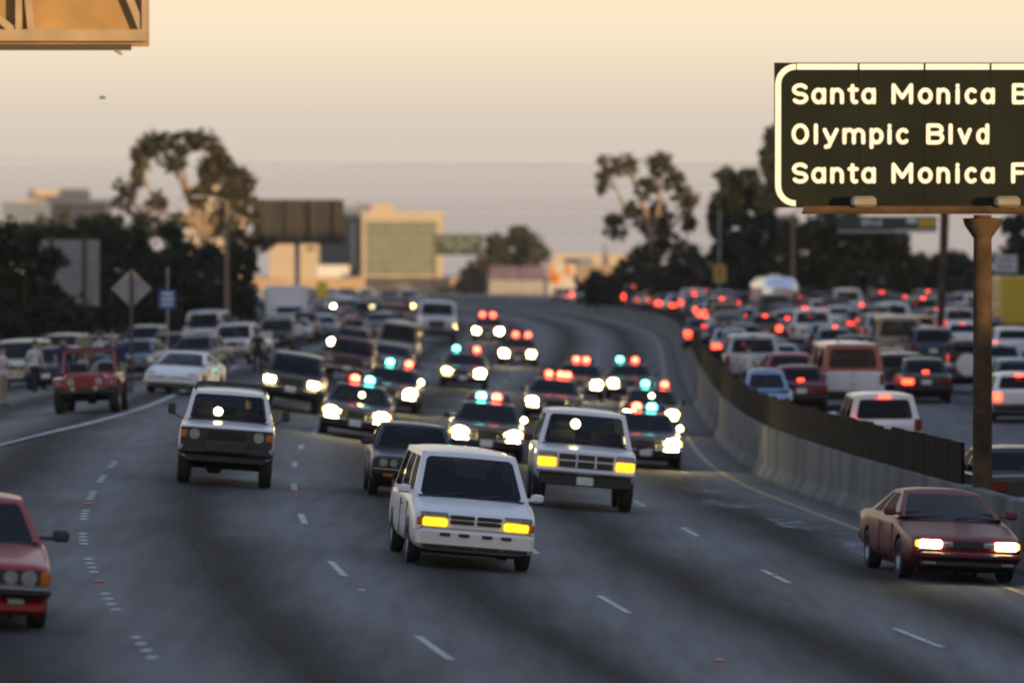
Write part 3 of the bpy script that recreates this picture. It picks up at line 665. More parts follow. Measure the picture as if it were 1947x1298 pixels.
# open soft 4x4: upright windscreen, separate wings
def jeep(name):
    ex = []
    fr = MB(); y0, y1 = -.62, -.42
    for sx in (-1, 1): fr.tube([(sx*.68, y0, 1.02), (sx*.64, y1, 1.60)], .035, 6)
    fr.tube([(-.66, y1, 1.60), (.66, y1, 1.60)], .04, 6); fr.tube([(-.70, y0, 1.03), (.70, y0, 1.03)], .035, 6)
    ex.append(('windshield_frame', fr, 'paint'))
    ex.append(('windshield', MB().quad((-.65, y0, 1.05), (.65, y0, 1.05), (.62, y1, 1.57), (-.62, y1, 1.57)), 'glass'))
    rb = MB()
    for sx in (-1, 1): rb.tube([(sx*.6, .55, 1.0), (sx*.58, .55, 1.66), (sx*.55, 1.45, 1.62), (sx*.58, 1.6, 1.0)], .03, 6)
    rb.tube([(-.58, .55, 1.66), (.58, .55, 1.66)], .03, 6); ex.append(('roll_bar', rb, 'trim'))
    for sx in (-1, 1):
        f = MB(); P_ = [(-1.86, .74), (-1.78, .92), (-1.0, .96), (-.80, .80), (-.62, .55)]
        for i in range(len(P_)-1):
            (a, b), (c, d) = P_[i], P_[i+1]
            f.v += [(sx*.50, a, b), (sx*.85, a, b-.015), (sx*.85, c, d-.015), (sx*.50, c, d), (sx*.50, a, b-.05), (sx*.85, a, b-.065), (sx*.85, c, d-.065), (sx*.50, c, d-.05)]
            n = len(f.v)-8
            for q in ((0,1,2,3),(4,7,6,5),(1,5,6,2),(0,4,5,1),(3,2,6,7)): f.face([n+k for k in q])
        ex.append(('fender', f, 'paint'))
        ex.append(('fender_lamp', MB().cbox((sx*.70, -1.90, .80), (.11, .05, .08), .02), 'head_off'))
        ex.append(('seat', MB().cbox((sx*.36, .30, 1.02), (.42, .14, .5), .05), 'interior'))
        ex.append(('fog_lamp', MB().lathe([(0, .001), (0, .07), (.06, .05)], 'y', (sx*.30, -2.05, .66), 12), 'head_off'))
    ex.append(('hood', MB().cbox((0, -1.22, .97), (1.02, 1.22, .12), .05), 'paint'))
    ex.append(('axle', MB().tube([(-.7, -1.22, .36), (-.02, -1.22, .36), (.04, -1.22, .36), (.2, -1.22, .36), (.26, -1.22, .36), (.7, -1.22, .36)], [.05, .05, .13, .13, .05, .05], 8), 'under'))
    ex.append(('axle', MB().tube([(-.7, 1.15, .36), (.7, 1.15, .36)], .05, 8), 'under'))
    ex.append(('tyre_cover', MB().lathe([(0, .001), (0, .34), (.06, .38), (.2, .38), (.22, .001)], 'y', (.15, 1.84, .98), 20), 'cover'))
    template(name, 3.7, 1.12, [(-1.84, .98, .58, .98), (-1.80, 1, .52, 1.0), (-.66, 1.0, .50, 1.03), (-.64, 1.34, .48, 1.03), (1.75, 1.34, .50, 1.02), (1.82, 1.30, .52, 1.0)],
        None, (.39, .27, -1.22, 1.15), front=[('headlight', 'headlight', .37, .83, .2, .2, .06, 'o', -.02), ('grille', 'grille', 0, .80, .50, .30, .03), ('bumper', 'trim', 0, .58, 1.5, .13, .2), ('turn_lamp', 'amber', .46, .66, .08, .08, .04, 'o')],
        rear=[('tail_light', 'tail', .62, .80, .12, .16, .05), ('bumper', 'trim', 0, .56, 1.4, .12, .16)], extra=ex)
    T = TPL[name]; np_ = []
    for p in T['parts']:                              # wheels stand outside the narrow bonnet
        if p[0] == 'wheel': q = p[4]; p = (*p[:4], (math.copysign(.72, q[0]), q[1], q[2]))
        np_.append(p)
    T['parts'] = np_; T['W'] = 1.7
jeep('jeep')
# round rear-engined small car
template('beetle', 4.05, 1.55, [(-2.02, .45, .42, .56), (-1.95, .75, .30, .66), (-1.7, .95, .24, .76), (-1.1, 1, .22, .90), (-.6, 1, .22, .93), (.7, 1, .22, .93), (1.2, 1, .22, .92), (1.7, .92, .26, .78), (1.95, .7, .32, .62), (2.02, .45, .38, .52)],
    (.90, -.72, -.32, .62, 1.45, .66, .50, 1.46, .06), (.31, .17, -1.2, 1.2),
    front=[('headlight', 'headlight', .56, .68, .2, .2, .1, 'o', .14), ('bumper', 'chrome', 0, .42, 1.5, .1, .12, 'c')],
    rear=[('tail_light', 'tail', .56, .62, .14, .22, .08, 'r', -.14), ('bumper', 'chrome', 0, .42, 1.5, .1, .12, 'c'), PL(.6, .06)], sidewins=((.08, .48), (.54, .84)), wsb=.1, rsb=.12)
# bonneted lorry with flat deck cab
deck = MB(); deck.cbox((0, 2.1, 1.55), (2.2, 3.6, 1.5), .05); deck.box((0, 2.1, .75), (.9, 3.9, .2))
template('lorry', 6.6, 2.3, [(-3.3, .72, .75, 1.45), (-3.25, .78, .68, 1.52), (-2.9, .84, .66, 1.56), (-1.9, .98, .66, 1.66), (-1.7, 1, .66, 1.68), (.1, 1, .66, 1.68), (.15, .96, .68, 1.66)],
    (1.64, -1.86, -1.52, .02, .12, 1.08, .96, 2.42, .06), (.5, .28, -2.4, 2.6),
    front=[('headlight', 'headlight', .70, 1.08, .26, .2, .06), ('grille', 'trim', 0, 1.15, .94, .46, .03), ('grille_bar', 'chrome', 0, 1.15, .9, .03, .06), ('bumper', 'trim', 0, .66, 2.26, .44, .26, 'c')],
    rear=[], extra=[('cargo_box', deck, 'box')], sidewins=((.1, .86),), wsb=.05, rsb=.02, mirror=(2.0, 0))
TPL['lorry']['yt'] = 4.0
# box van: cab-over-bonnet front with tall cargo body
cb = MB().cbox((0, 1.55, 2.0), (2.3, 4.3, 2.35), .06)
template('box_truck', 6.6, 2.05, [(-3.1, .92, .46, 1.0), (-3.05, .97, .42, 1.06), (-2.7, 1, .4, 1.14), (-2.3, 1, .4, 1.2), (-.65, 1, .4, 1.2), (-.6, .97, .42, 1.18)],
    (1.18, -2.38, -1.85, -.75, -.65, .96, .82, 2.05, .05), (.38, .24, -2.2, 2.4),
    front=[('headlight', 'headlight', .76, .86, .26, .2, .05), ('grille', 'trim', 0, .86, 1.1, .22, .03), ('bumper', 'chrome', 0, .56, 1.95, .16, .18, 'c')],
    extra=[('cargo_box', cb, 'box'), ('chassis', MB().box((0, 1.5, .66), (.9, 4.3, .25)), 'under'), ('tail_lamp_bar', MB().box((0, 3.72, .78), (1.9, .04, .1)), 'tail')], sidewins=((.1, .86),), wsb=.06, rsb=.02, mirror=(2.0, 0))
TPL['box_truck']['yt'] = 3.72
# riveted aluminium caravan trailer
def trailer():
    W, H, L = 2.45, 2.5, 7.0; mb = MB(); n = 16; st = [(-3.5, .02, .4), (-3.42, .35, .62), (-3.1, .72, .86), (-2.5, .96, .98), (-1.8, 1, 1), (1.8, 1, 1), (2.5, .96, .98), (3.1, .72, .86), (3.42, .35, .62), (3.5, .02, .4)]
    for y, a, b in st:
        for k in range(n):
            t = 2*math.pi*k/n; cx_, cz_ = math.cos(t), math.sin(t)
            mb.v.append((math.copysign(abs(cx_)**.55, cx_)*W/2*(.55+.45*a), y, .5+H/2*.92+math.copysign(abs(cz_)**.55, cz_)*H/2*.92*b))
    for i in range(len(st)-1):
        for k in range(n): k2 = (k+1) % n; mb.face((i*n+k, i*n+k2, (i+1)*n+k2, (i+1)*n+k))
    mb.face(range(n)); mb.face([(len(st)-1)*n+n-1-k for k in range(n)])
    P = [('shell', mb.mesh('shell', 50), 'alu', [])]
    for y in (-.4, .5):
        for sx in (-1, 1):
            t, rm = wheel_meshes(.34, .2); P.append(('wheel', t, 'tyre', [('rim', rm, 'rim')], (sx*1.08, y, .34)))
    P.append(('underbody', MB().box((0, 0, .46), (2.1, 6.2, .2)).mesh('u'), 'under', []))
    for sx in (-1, 1):
        P.append(('tail_light', MB().cbox((sx*.8, 3.38, .95), (.2, .1, .2), .02).mesh('t'), 'tail_l' if sx < 0 else 'tail_r', []))
        for y in (-1.8, 0, 1.8): P.append(('window', MB().cbox((sx*1.225, y, 1.85), (.03, .9, .5), .01).mesh('w'), 'dglassy', []))
    P.append(('rear_window', MB().cbox((0, 3.36, 1.75), (1.2, .1, .45), .02).mesh('w'), 'dglassy', []))
    P.append(('roof_vent', MB().cbox((0, .4, 2.86), (.7, .7, .16), .04).mesh('v'), 'alu', []))
    TPL['trailer'] = dict(parts=P, L=7.0, W=W, yn=-3.5, yt=3.5)
trailer()
K['alu'] = mat('polished aluminium', (.75, .76, .78), .16, metal=1, var=.04, scale=2)
K['dglassy'] = mat('dark window', (.02, .022, .026), .08, var=0)

FOOT = []                                            # (X, Y, half width, half length) of what already stands
NAMES = dict(minivan='minivan', sport_utility='sport_utility', offroader='offroad_wagon', coupe='coupe_car', rounded_coupe='coupe_car', compact_saloon='saloon_car', big_saloon='saloon_car', patrol_car='police_car',
             wagon_4x4='sport_utility', sport_coupe='coupe_car', estate='station_wagon', hatchback='hatchback_car', pickup='pickup_truck', van='van', jeep='jeep', beetle='small_car', lorry='lorry', box_truck='box_truck', trailer='caravan_trailer')
CATS = dict(minivan='minivan', sport_utility='suv', offroader='suv', patrol_car='police car', wagon_4x4='suv', estate='station wagon', pickup='pickup', van='van', jeep='jeep', lorry='truck', box_truck='truck', trailer='trailer')
MINOR = {'mirror', 'seats', 'underbody', 'grille_bar', 'grille_slot', 'air_slot', 'bumper_strip', 'trim_strip', 'lower_intake', 'axle', 'side_marker', 'valance', 'door_seam', 'lamp_reflector', 'wiper', 'cowl', 'door_handle'}
def spawn(tpl, u, s, color, label, away=False, yaw=0.0, group=None, lamps=None, roof=None, far=False, XY=None, z=None, align=True):
    T = TPL[tpl]; Y = sc_y(s) if XY is None else XY[1]; X = (u-PW/2)/s if XY is None else XY[0]
    sl_ = slope(Y) if align else 0; h = math.atan2(-sl_, 1)+yaw      # heading of local +y, ccw from +Y
    near = T['yt'] if away else -T['yn']
    cx_, cy_ = X - math.sin(h)*near, Y + math.cos(h)*near
    t = Vector((-math.sin(h), math.cos(h), 0)); sd = Vector((t.y, -t.x, 0))
    zz = lambda p: gz(min(p.x, RX(p.y)+1.1) if X < RX(Y)+1.15 else max(p.x, RX(p.y)+1.2), p.y)
    c = Vector((cx_, cy_, 0)); zf, zb = zz(c-t*1.4), zz(c+t*1.4); zl, zr2 = zz(c-sd*.8), zz(c+sd*.8)
    tv = Vector((t.x, t.y, (zb-zf)/2.8)).normalized(); sv = Vector((sd.x, sd.y, (zr2-zl)/1.6)).normalized()
    nv = sv.cross(tv).normalized(); sv = tv.cross(nv).normalized()
    if away: tv, sv = -tv, -sv
    M = Matrix((sv, tv, nv)).transposed()
    o = empty(NAMES[tpl], (cx_, cy_, (zf+zb+zl+zr2)/4 + .003), M.to_euler())
    tag(o, label, CATS.get(tpl, 'car'), group)
    FOOT.append((cx_, cy_, T['W']/2, T['L']/2))
    mp = dict(K); pc = paint(color)
    mp.update(paint=pc, roof=paint(roof) if roof else pc, mirror=pc if tpl in ('minivan', 'rounded_coupe', 'sport_coupe') else K['trim'], headlight=K['head_off'], headlight_l=K['head_off'], headlight_r=K['head_off'], turn=K['amber'], turn_l=K['amber'], turn_r=K['amber'],
              amber_l=K['amber'], amber_r=K['amber'], tail_l=K['tail'], tail_r=K['tail'], hibrake=K['tail'], bar_a=K['red_off'], bar_b=K['red_off'], bar_c=K['blue_off'], bar_d=K['blue_off'], spot_l=K['head_off'], spot_r=K['head_off'], grille=K['trim'], cover=K['white'], box=pc, tail=K['tail'])
    for k, v in (lamps or {}).items():
        v = K.get(v, v) if isinstance(v, str) else v
        if k in ('headlight', 'turn', 'tail', 'amber'): mp[k+'_l'] = mp[k+'_r'] = v
        mp[k] = v
    for p in T['parts']:
        if far and p[0] in MINOR: continue
        q = put(p[0], p[1], mp[p[2]], o, p[4] if len(p) > 4 else None)
        if not far:
            for cn, cm, ck in p[3]: put(cn, cm, mp[ck], q)
    return o
# ------------------------------------------------------------------ people
def person_mesh(pose):
    J = dict(pel=(0, 0, .95), sp=(0, .01, 1.12), ch=(0, .01, 1.32), nk=(0, .0, 1.49), hd0=(0, -.015, 1.56), hd1=(0, -.02, 1.66), hd2=(0, -.01, 1.74))
    for sd, k in ((-1, 'l'), (1, 'r')):
        J.update({k+'hip': (sd*.10, 0, .90), k+'kn': (sd*.115, -.02, .50), k+'an': (sd*.12, .02, .10), k+'to': (sd*.135, -.15, .045), k+'sh': (sd*.19, .01, 1.42), k+'el': (sd*.26, .03, 1.14), k+'wr': (sd*.27, -.06, .90), k+'ha': (sd*.265, -.08, .82)})
    if pose == 'walk': J['lkn'] = (-.115, -.14, .52); J['lan'] = (-.12, -.22, .12); J['lto'] = (-.13, -.37, .07); J['ran'] = (.12, .22, .13); J['rto'] = (.13, .06, .05); J['lwr'] = (-.27, .14, .92); J['lha'] = (-.26, .18, .85); J['rwr'] = (.25, -.2, .98); J['rha'] = (.24, -.26, .92)
    if pose == 'cross':
        for sd, k in ((-1, 'l'), (1, 'r')): J[k+'el'] = (sd*.27, -.04, 1.16); J[k+'wr'] = (-sd*.02, -.20, 1.20); J[k+'ha'] = (-sd*.12, -.19, 1.23)
    if pose == 'wave': J['rel'] = (.40, -.02, 1.50); J['rwr'] = (.42, -.06, 1.76); J['rha'] = (.42, -.08, 1.86)
    if pose == 'sit':
        for sd, k in ((-1, 'l'), (1, 'r')): J[k+'kn'] = (sd*.14, -.46, .98); J[k+'an'] = (sd*.14, -.60, .58); J[k+'to'] = (sd*.14, -.74, .54); J[k+'el'] = (sd*.28, -.14, 1.16); J[k+'wr'] = (sd*.20, -.38, 1.22); J[k+'ha'] = (sd*.18, -.45, 1.24)
    if pose == 'hips':
        for sd, k in ((-1, 'l'), (1, 'r')): J[k+'el'] = (sd*.40, .06, 1.18); J[k+'wr'] = (sd*.20, -.05, 1.02); J[k+'ha'] = (sd*.15, -.08, .98)
    E = [('pel', 'sp'), ('sp', 'ch'), ('ch', 'nk'), ('nk', 'hd0'), ('hd0', 'hd1'), ('hd1', 'hd2')]
    for k in 'lr': E += [('pel', k+'hip'), (k+'hip', k+'kn'), (k+'kn', k+'an'), (k+'an', k+'to'), ('ch', k+'sh'), (k+'sh', k+'el'), (k+'el', k+'wr'), (k+'wr', k+'ha')]
    RR = dict(pel=.155, sp=.14, ch=.165, nk=.055, hd0=.075, hd1=.098, hd2=.075, hip=.10, kn=.062, an=.045, to=.04, sh=.065, el=.045, wr=.033, ha=.038)
    names = list(J); me = bpy.data.meshes.new('p'); me.from_pydata([J[n] for n in names], [(names.index(a), names.index(b)) for a, b in E], [])
    o = bpy.data.objects.new('p', me); col.objects.link(o); md = o.modifiers.new('s', 'SKIN'); md.use_smooth_shade = True
    sv = me.skin_vertices[0].data
    for i, n in enumerate(names):
        r = RR.get(n, RR.get(n[1:], .05)); sv[i].radius = (r, r*.78 if n in ('pel', 'sp', 'ch') else r)
    sv[0].use_root = True
    m2 = o.modifiers.new('u', 'SUBSURF'); m2.levels = 1; m2.render_levels = 1
    dg = bpy.context.evaluated_depsgraph_get(); r = bpy.data.meshes.new_from_object(o.evaluated_get(dg)); bpy.data.objects.remove(o)
    bm = bmesh.new(); bm.from_mesh(r)
    hands = []                                         # fingers and thumb, nose
    for k, sd in (('l', -1), ('r', 1)):
        h = Vector(J[k+'ha']); d = (h-Vector(J[k+'wr'])).normalized(); s = Vector((0, 1, 0)) if abs(d.y) < .8 else Vector((1, 0, 0)); s = (s-d*s.dot(d)).normalized()
        for j, ln in enumerate((.055, .07, .075, .068)): hands.append((h+d*.02+s*(j-1.5)*.017, h+d*(.02+ln)+s*(j-1.5)*.019+d.cross(s)*.012, .0085))
        hands.append((h-s*.025, h-s*.05+d*.045, .010))
    mb = MB()
    for a, b, q in hands: mb.tube([a, (a+b)/2+Vector((0, -.004, 0)), b], [q, q, q*.7], 6)
    mb.tube([Vector(J['hd1'])+Vector((0, -.085, .0)), Vector(J['hd1'])+Vector((0, -.115, -.03))], [.008, .017], 6)
    hm = mb.mesh('h'); bm.from_mesh(hm); bm.to_mesh(r); bm.free()
    for p in r.polygons:
        c = p.center; n = 0
        if c.z > 1.50: n = 0
        elif c.z > .98 and not (abs(c.x) > .225 and c.z < 1.18) and not (pose == 'cross' and c.y < -.155): n = 1
        elif abs(c.x) > .215 and c.z > .70: n = 0
        elif c.z > .98: n = 0
        elif c.z > .10: n = 2
        else: n = 3
        if pose == 'wave' and c.x > .30: n = 0
        p.material_index = n; p.use_smooth = True
    hr = MB(); 
    hc = Vector(J['hd1'])+Vector((0, .018, .022)); prof = [(.112*math.sin(a), .112*math.cos(a)) for a in np.linspace(-.15, math.pi/2, 6)]
    hr.lathe([(z, max(x, .001)) for z, x in prof], 'z', tuple(hc), 14)
    return r, hr.mesh('hair', 60)
POSES = {p: person_mesh(p) for p in ('stand', 'walk', 'cross', 'wave', 'hips', 'sit')}
SK = [mat('skin a', (.42, .25, .17), .6), mat('skin b', (.22, .12, .08), .6)]; HR = mat('dark hair', (.025, .018, .014), .7)
CL = {c: mat('cloth '+c, v, .9, var=.15, scale=8) for c, v in dict(white=(.55, .55, .56), navy=(.02, .025, .09), blue=(.04, .07, .28), khaki=(.30, .24, .17), denim=(.05, .075, .13), black=(.015, .015, .018), red=(.30, .03, .03), grey=(.2, .2, .21), light=(.32, .38, .46), pink=(.5, .3, .28)).items()}
def person(u, s, pose, top, legs, label, rot=0, sk=0, h=1.0, right=False):
    Y = sc_y(s); X = (u-PW/2)/s; z = gz(X, Y); me, hr = POSES[pose]
    o = empty('person', (X, Y, z)); o.rotation_euler = (0, 0, R_(rot)); o.scale = (h, h, h); tag(o, label, 'person')
    put('body', me, [SK[sk], CL[top], CL[legs], CL['white' if legs == 'black' else 'black']], o); put('hair', hr, HR, o)
    FOOT.append((X, Y, .3, .3))
person(66, 60, 'walk', 'white', 'black', 'person in a white shirt and dark trousers walking left of the red jeep', 30)
person(120, 57, 'stand', 'navy', 'denim', 'person in a navy shirt standing right behind the red jeep', 10)
person(230, 61, 'hips', 'navy', 'khaki', 'person in a navy shirt and khaki trousers standing right of the red jeep', -20)
person(190, 53, 'wave', 'white', 'denim', 'person in a white shirt with one arm raised behind the red jeep', 15)
person(4, 66, 'cross', 'white', 'khaki', 'person in a white shirt with folded arms beside the cream minivan', 60)
person(357, 42, 'cross', 'white', 'grey', 'person in a white shirt standing in front of the large white van', 0, 1)
person(418, 42, 'stand', 'pink', 'denim', 'person in a pink shirt standing beside the large white van', 180)
person(441, 40, 'walk', 'white', 'denim', 'person in a white shirt walking behind the white pickup', 150)
person(466, 40, 'stand', 'red', 'black', 'person in a red shirt standing behind the white pickup', 170)
person(483, 42, 'hips', 'light', 'denim', 'person in a pale blue shirt beside the black sport utility', 160)
person(490, 52, 'stand', 'black', 'black', 'person in black standing left of the charcoal sport utility', 180)
person(567, 41, 'walk', 'white', 'denim', 'person in a white shirt walking right of the black sport utility', 200, 1)
person(505, 36, 'stand', 'white', 'black', 'person in a white shirt and black trousers by the white box truck', 200)
person(1386, 48, 'stand', 'light', 'denim', 'person in a pale blue shirt leaning by the glare screen', 170)
person(1362, 45.5, 'hips', 'blue', 'denim', 'person in a bright blue shirt beside the glare screen', 160)
person(1350, 42, 'stand', 'white', 'black', 'person in a white shirt far along the glare screen', 150)
person(1424, 59, 'stand', 'white', 'navy', 'person in a white shirt walking behind the silver off-road wagon', 180)
person(1374, 46.5, 'cross', 'black', 'black', 'person in black with folded arms beside the glare screen', 140)
def driver(carlabel, x, y, headz, label, top, sk=0):
    car = next(o for o in col.objects if o.get('label') == carlabel); me, hr = POSES['sit']
    M = Matrix.Translation(car.location) @ car.rotation_euler.to_matrix().to_4x4() @ Matrix.Translation((x, y, headz-1.78))
    o = empty('person', M.to_translation(), M.to_euler()); tag(o, label, 'person')
    put('body', me, [SK[sk], CL[top], CL['denim'], CL['black']], o); put('hair', hr, HR, o)
# ------------------------------------------------------------------ the vehicles of the photograph
def carmat(name, c): return mat('paint '+name, c, rough=.32, coat=.5, var=.06, scale=1.5)
spawn('minivan', 897, 130, 'white', 'white minivan with amber lamps lit and four slots in its bumper', lamps={'turn': 'park'}, yaw=R_(1.2))
spawn('sport_utility', 1107, 98, 'white', 'white two-door off-road wagon with chrome bumper and amber lamps leading the patrol cars', lamps={'turn': 'park'}, yaw=R_(-.8))
spawn('offroader', 424, 102, 'white', 'white off-road wagon with black grille, black bumper, roof bars and round headlamps', lamps={'headlight': 'head_off'})
spawn('coupe', -56, 174, 'red', 'dark red coupe with four round headlamps and a red front spoiler')
spawn('rounded_coupe', 1838, 122, 'maroon', 'maroon rounded coupe with both headlamps on, driving past the concrete barrier', lamps={'headlight': 'head_on', 'turn': 'park'}, yaw=R_(2.5))
spawn('compact_saloon', 783, 100, 'charcoal', 'small charcoal saloon half hidden behind the white minivan', yaw=R_(1))
pol = 'police cars chasing the white off-road wagon'
A, B, C_, D = 'bar_a', 'bar_b', 'bar_c', 'bar_d'
pcs = [
 (671, 71, dict(headlight_l='head_on', headlight_r='head_hi', bar_b='red_on', bar_c='cyan_on'), 'black police car with a yellow lamp behind its windshield beside the maroon pickup'),
 (735, 58.5, dict(headlight_r='head_hi', bar_b='cyan_on', bar_d='red_on', spot_r='spot'), 'black police car tucked close behind the one with the yellow windshield lamp'),
 (879, 46.7, dict(headlight_l='head_dim', headlight_r='head_hi', bar_a='cyan_on', bar_d='red_on'), 'black police car driving alone between two gaps, passing the white lorry'),
 (983, 38, dict(headlight_l='head_hi', headlight_r='head_on', bar_d='red_on', bar_b='red_on'), 'black police car with blazing headlamps following far behind the lone patrol car'),
 (1100, 48, dict(headlight_l='head_hi', headlight_r='head_hi', bar_b='red_on', bar_c='red_on'), 'black police car with one wide red beacon and both headlamps blazing'),
 (922, 75, dict(headlight_l='head_hi', headlight_r='head_on', bar_b='cyan_on', bar_c='red_on', spot_r='spot'), 'black police car directly behind the white minivan'),
 (1048, 57, dict(headlight_l='head_on', bar_b='red_on', bar_c='red_on', bar_d='red_on'), 'black police car with an all red light bar right behind the white off-road wagon'),
 (1197, 47, dict(headlight_l='head_on', bar_a='cyan_on', bar_c='red_on'), 'black police car beside the median line, last of its row of three'),
 (1236, 59, dict(headlight_l='head_on', headlight_r='head_on', bar_b='cyan_on', bar_d='red_on'), 'black police car beside the median line, middle of its row of three'),
 (1226, 73, dict(headlight_r='head_hi', headlight_l='head_dim', bar_b='red_on', bar_c='cyan_on', spot_r='spot'), 'black police car beside the median line, first of its row of three'),
 (927, 32, dict(headlight_l='head_on', headlight_r='head_hi', bar_a='red_on', bar_c='red_on'), 'most distant black police car of the chase, headlamps blazing'),
]
for u, s, lm, lb in pcs: spawn('patrol_car', u, s, 'black', lb, lamps=lm, group=pol, roof='grey', yaw=R_(random.uniform(-.6, .6)))
def windshield_glow(label, x, y, z, r=.07):  # glowing disc behind the windshield: dash lamp on patrol cars, added glint on wagons
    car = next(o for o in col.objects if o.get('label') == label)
    put('windshield_glow', MB().lathe([(0, .001), (0, r), (.03, r*.8), (.05, .001)], 'y', (x, y, z), 12).mesh('windshield_glow'), K['ws_glow'], car)
K['ws_glow'] = emis('windshield glow lit', (1, .80, .30), 60)
windshield_glow(pcs[0][3], .05, -.62, 1.16); windshield_glow(pcs[8][3], .02, -.62, 1.20)
windshield_glow('white two-door off-road wagon with chrome bumper and amber lamps leading the patrol cars', -.2, -.55, 1.62, .09)  # added glowing disc imitates a windshield glint, no known lamp
windshield_glow('white off-road wagon with black grille, black bumper, roof bars and round headlamps', -.2, -.72, 1.36, .08)  # invented glow for a bright spot in the windshield, not a lamp
# traffic that has pulled over or crawls along the outer lanes
spawn('wagon_4x4', 546, 64, 'charcoal', 'charcoal four-door sport utility with slotted grille and both headlamps on', lamps={'headlight': 'head_on'})
spawn('jeep', 163, 73, 'red', 'red open jeep with upright windshield parked on the shoulder', lamps={'grille': paint('red')}, yaw=R_(-2))
spawn('sport_coupe', 322, 63, 'white', 'low white sport coupe parked on the shoulder beside the red jeep', yaw=R_(-8))
spawn('compact_saloon', 350, 50, 'navy', 'navy blue saloon parked behind the low white sport coupe', yaw=R_(-12))
spawn('pickup', 430, 46, 'white', 'white pickup parked behind the navy blue saloon', yaw=R_(-10))
spawn('van', 383, 37, 'white', 'large white van parked under the dark hedge', yaw=R_(-4))
spawn('wagon_4x4', 263, 43, 'navy', 'navy sport utility with a pale roof parked below the blue road sign', roof='white', yaw=R_(-4))
spawn('minivan', 97, 49, 'charcoal', 'charcoal minivan with a white roof parked behind the red jeep', roof='white', yaw=R_(-6))
spawn('minivan', 14, 54, 'cream', 'cream minivan parked at the end of the shoulder row by the hedge', yaw=R_(-6))
spawn('hatchback', 90, 56, 'navy', 'navy hatchback parked beside the person in the white shirt', yaw=R_(-5))
spawn('big_saloon', 232, 52, 'blue', 'dark blue saloon parked between the red jeep and the white sport coupe', yaw=R_(-8))
spawn('hatchback', 306, 46, 'navy', 'navy hatchback parked below the blue road sign', yaw=R_(-8))
spawn('estate', 165, 46, 'navy', 'navy station wagon parked behind the red jeep', yaw=R_(-5))
spawn('pickup', 656, 50, 'maroon', 'maroon pickup without lights beside the patrol cars')
spawn('big_saloon', 735, 46, 'grey', 'grey saloon just behind the maroon pickup')
spawn('van', 748, 41, 'tan', 'tan van with a pale front driving behind the grey saloon', roof='cream')
spawn('big_saloon', 656, 40, 'charcoal', 'charcoal saloon with a pale bonnet and one headlamp on', lamps={'headlight_l': 'head_on'}, yaw=R_(-4))
spawn('lorry', 829, 33, 'white', 'white bonneted lorry with a black bumper', yaw=R_(2))
spawn('wagon_4x4', 524, 40, 'black', 'black sport utility without lights behind the charcoal one')
spawn('box_truck', 553, 33, 'white', 'white box truck with a tall cargo body stopped in the outer lane', yaw=R_(6))
spawn('compact_saloon', 745, 30, 'maroon', 'maroon saloon among the stopped traffic beside the white lorry')
spawn('sport_utility', 700, 29, 'charcoal', 'charcoal off-road wagon among the stopped traffic')
spawn('big_saloon', 610, 33, 'silver', 'silver saloon beside the white box truck')

# opposite carriageway, seen from behind
TO, TM = 'tail_on', 'tail_mid'
on = lambda k=TO, hb=True: {'tail': k, **({'hibrake': k} if hb else {})}
spawn('minivan', 1683, 79, 'white', 'white minivan with its brake lamps lit just beyond the glare screen', True, lamps={'tail_r': TO, 'hibrake': TO})
spawn('big_saloon', 1968, 101, 'black', 'black saloon behind the sign post with small red lamps', True, lamps={'tail_l': TO}, yaw=R_(3))
spawn('compact_saloon', 1762, 60, 'charcoal', 'charcoal saloon with bright brake lamps beside the white minivan', True, lamps={'tail_r': TO, 'hibrake': TO})
rv = spawn('van', 1622, 62, 'white', 'red and white van with two roof lamps beyond the glare screen', True, yaw=R_(4))
for p in rv.children:
    if p.name.split('.')[0] == 'pillars': p.material_slots[0].material = carmat('brick red', (.33, .045, .03))
put('roof_lamp', MB().lathe([(0, .001), (0, .07), (.06, .06), (.08, .001)], 'z', (-.42, 2.1, 2.06), 10).mesh('roof_lamp', 50), K['white'], rv)
put('roof_lamp', MB().lathe([(0, .001), (0, .07), (.06, .06), (.08, .001)], 'z', (.42, 2.1, 2.06), 10).mesh('roof_lamp', 50), K['white'], rv)
spawn('van', 1710, 49, 'tan', 'tan van with dark rear windows in the opposite lanes', True)
spawn('jeep', 1848, 57, 'grey', 'grey jeep with a white spare tyre cover behind the sign post', True, yaw=R_(3))
spawn('hatchback', 1940, 66, 'white', 'white hatchback with wide red brake lamps beside the sign post', True, lamps=on())
spawn('sport_utility', 1432, 56, 'silver', 'silver off-road wagon stopped next to the glare screen', True, lamps={'tail_l': TM})
spawn('beetle', 1460, 66, 'light blue', 'small round light blue car next to the glare screen', True)
spawn('compact_saloon', 1524, 63, 'maroon', 'maroon saloon between the light blue car and the red and white van', True, lamps={'hibrake': TO})
spawn('hatchback', 1588, 47, 'teal', 'teal hatchback with a pale number plate in the opposite lanes', True)
spawn('big_saloon', 1498, 38, 'silver', 'silver saloon with three bright brake lamps in the opposite lanes', True, lamps=on())
spawn('estate', 1565, 31, 'cream', 'cream station wagon with bright brake lamps in the opposite lanes', True, lamps={'tail_l': TO})
spawn('estate', 1749, 41, 'orange', 'orange station wagon with a pale roof in the opposite lanes', True, lamps={'tail_r': TO, 'tail_l': TM}, roof='cream')
spawn('big_saloon', 1823, 34, 'charcoal', 'charcoal saloon with three brake lamps beside the orange station wagon', True, lamps=on())
spawn('hatchback', 1781, 36.5, 'black', 'black hatchback with brake lamps lit below the orange station wagon', True, lamps={'tail_l': TO, 'hibrake': TO})
spawn('hatchback', 1832, 44, 'white', 'white hatchback with one brake lamp lit next to the sign post', True, lamps={'tail_l': TO, 'hibrake': TM})
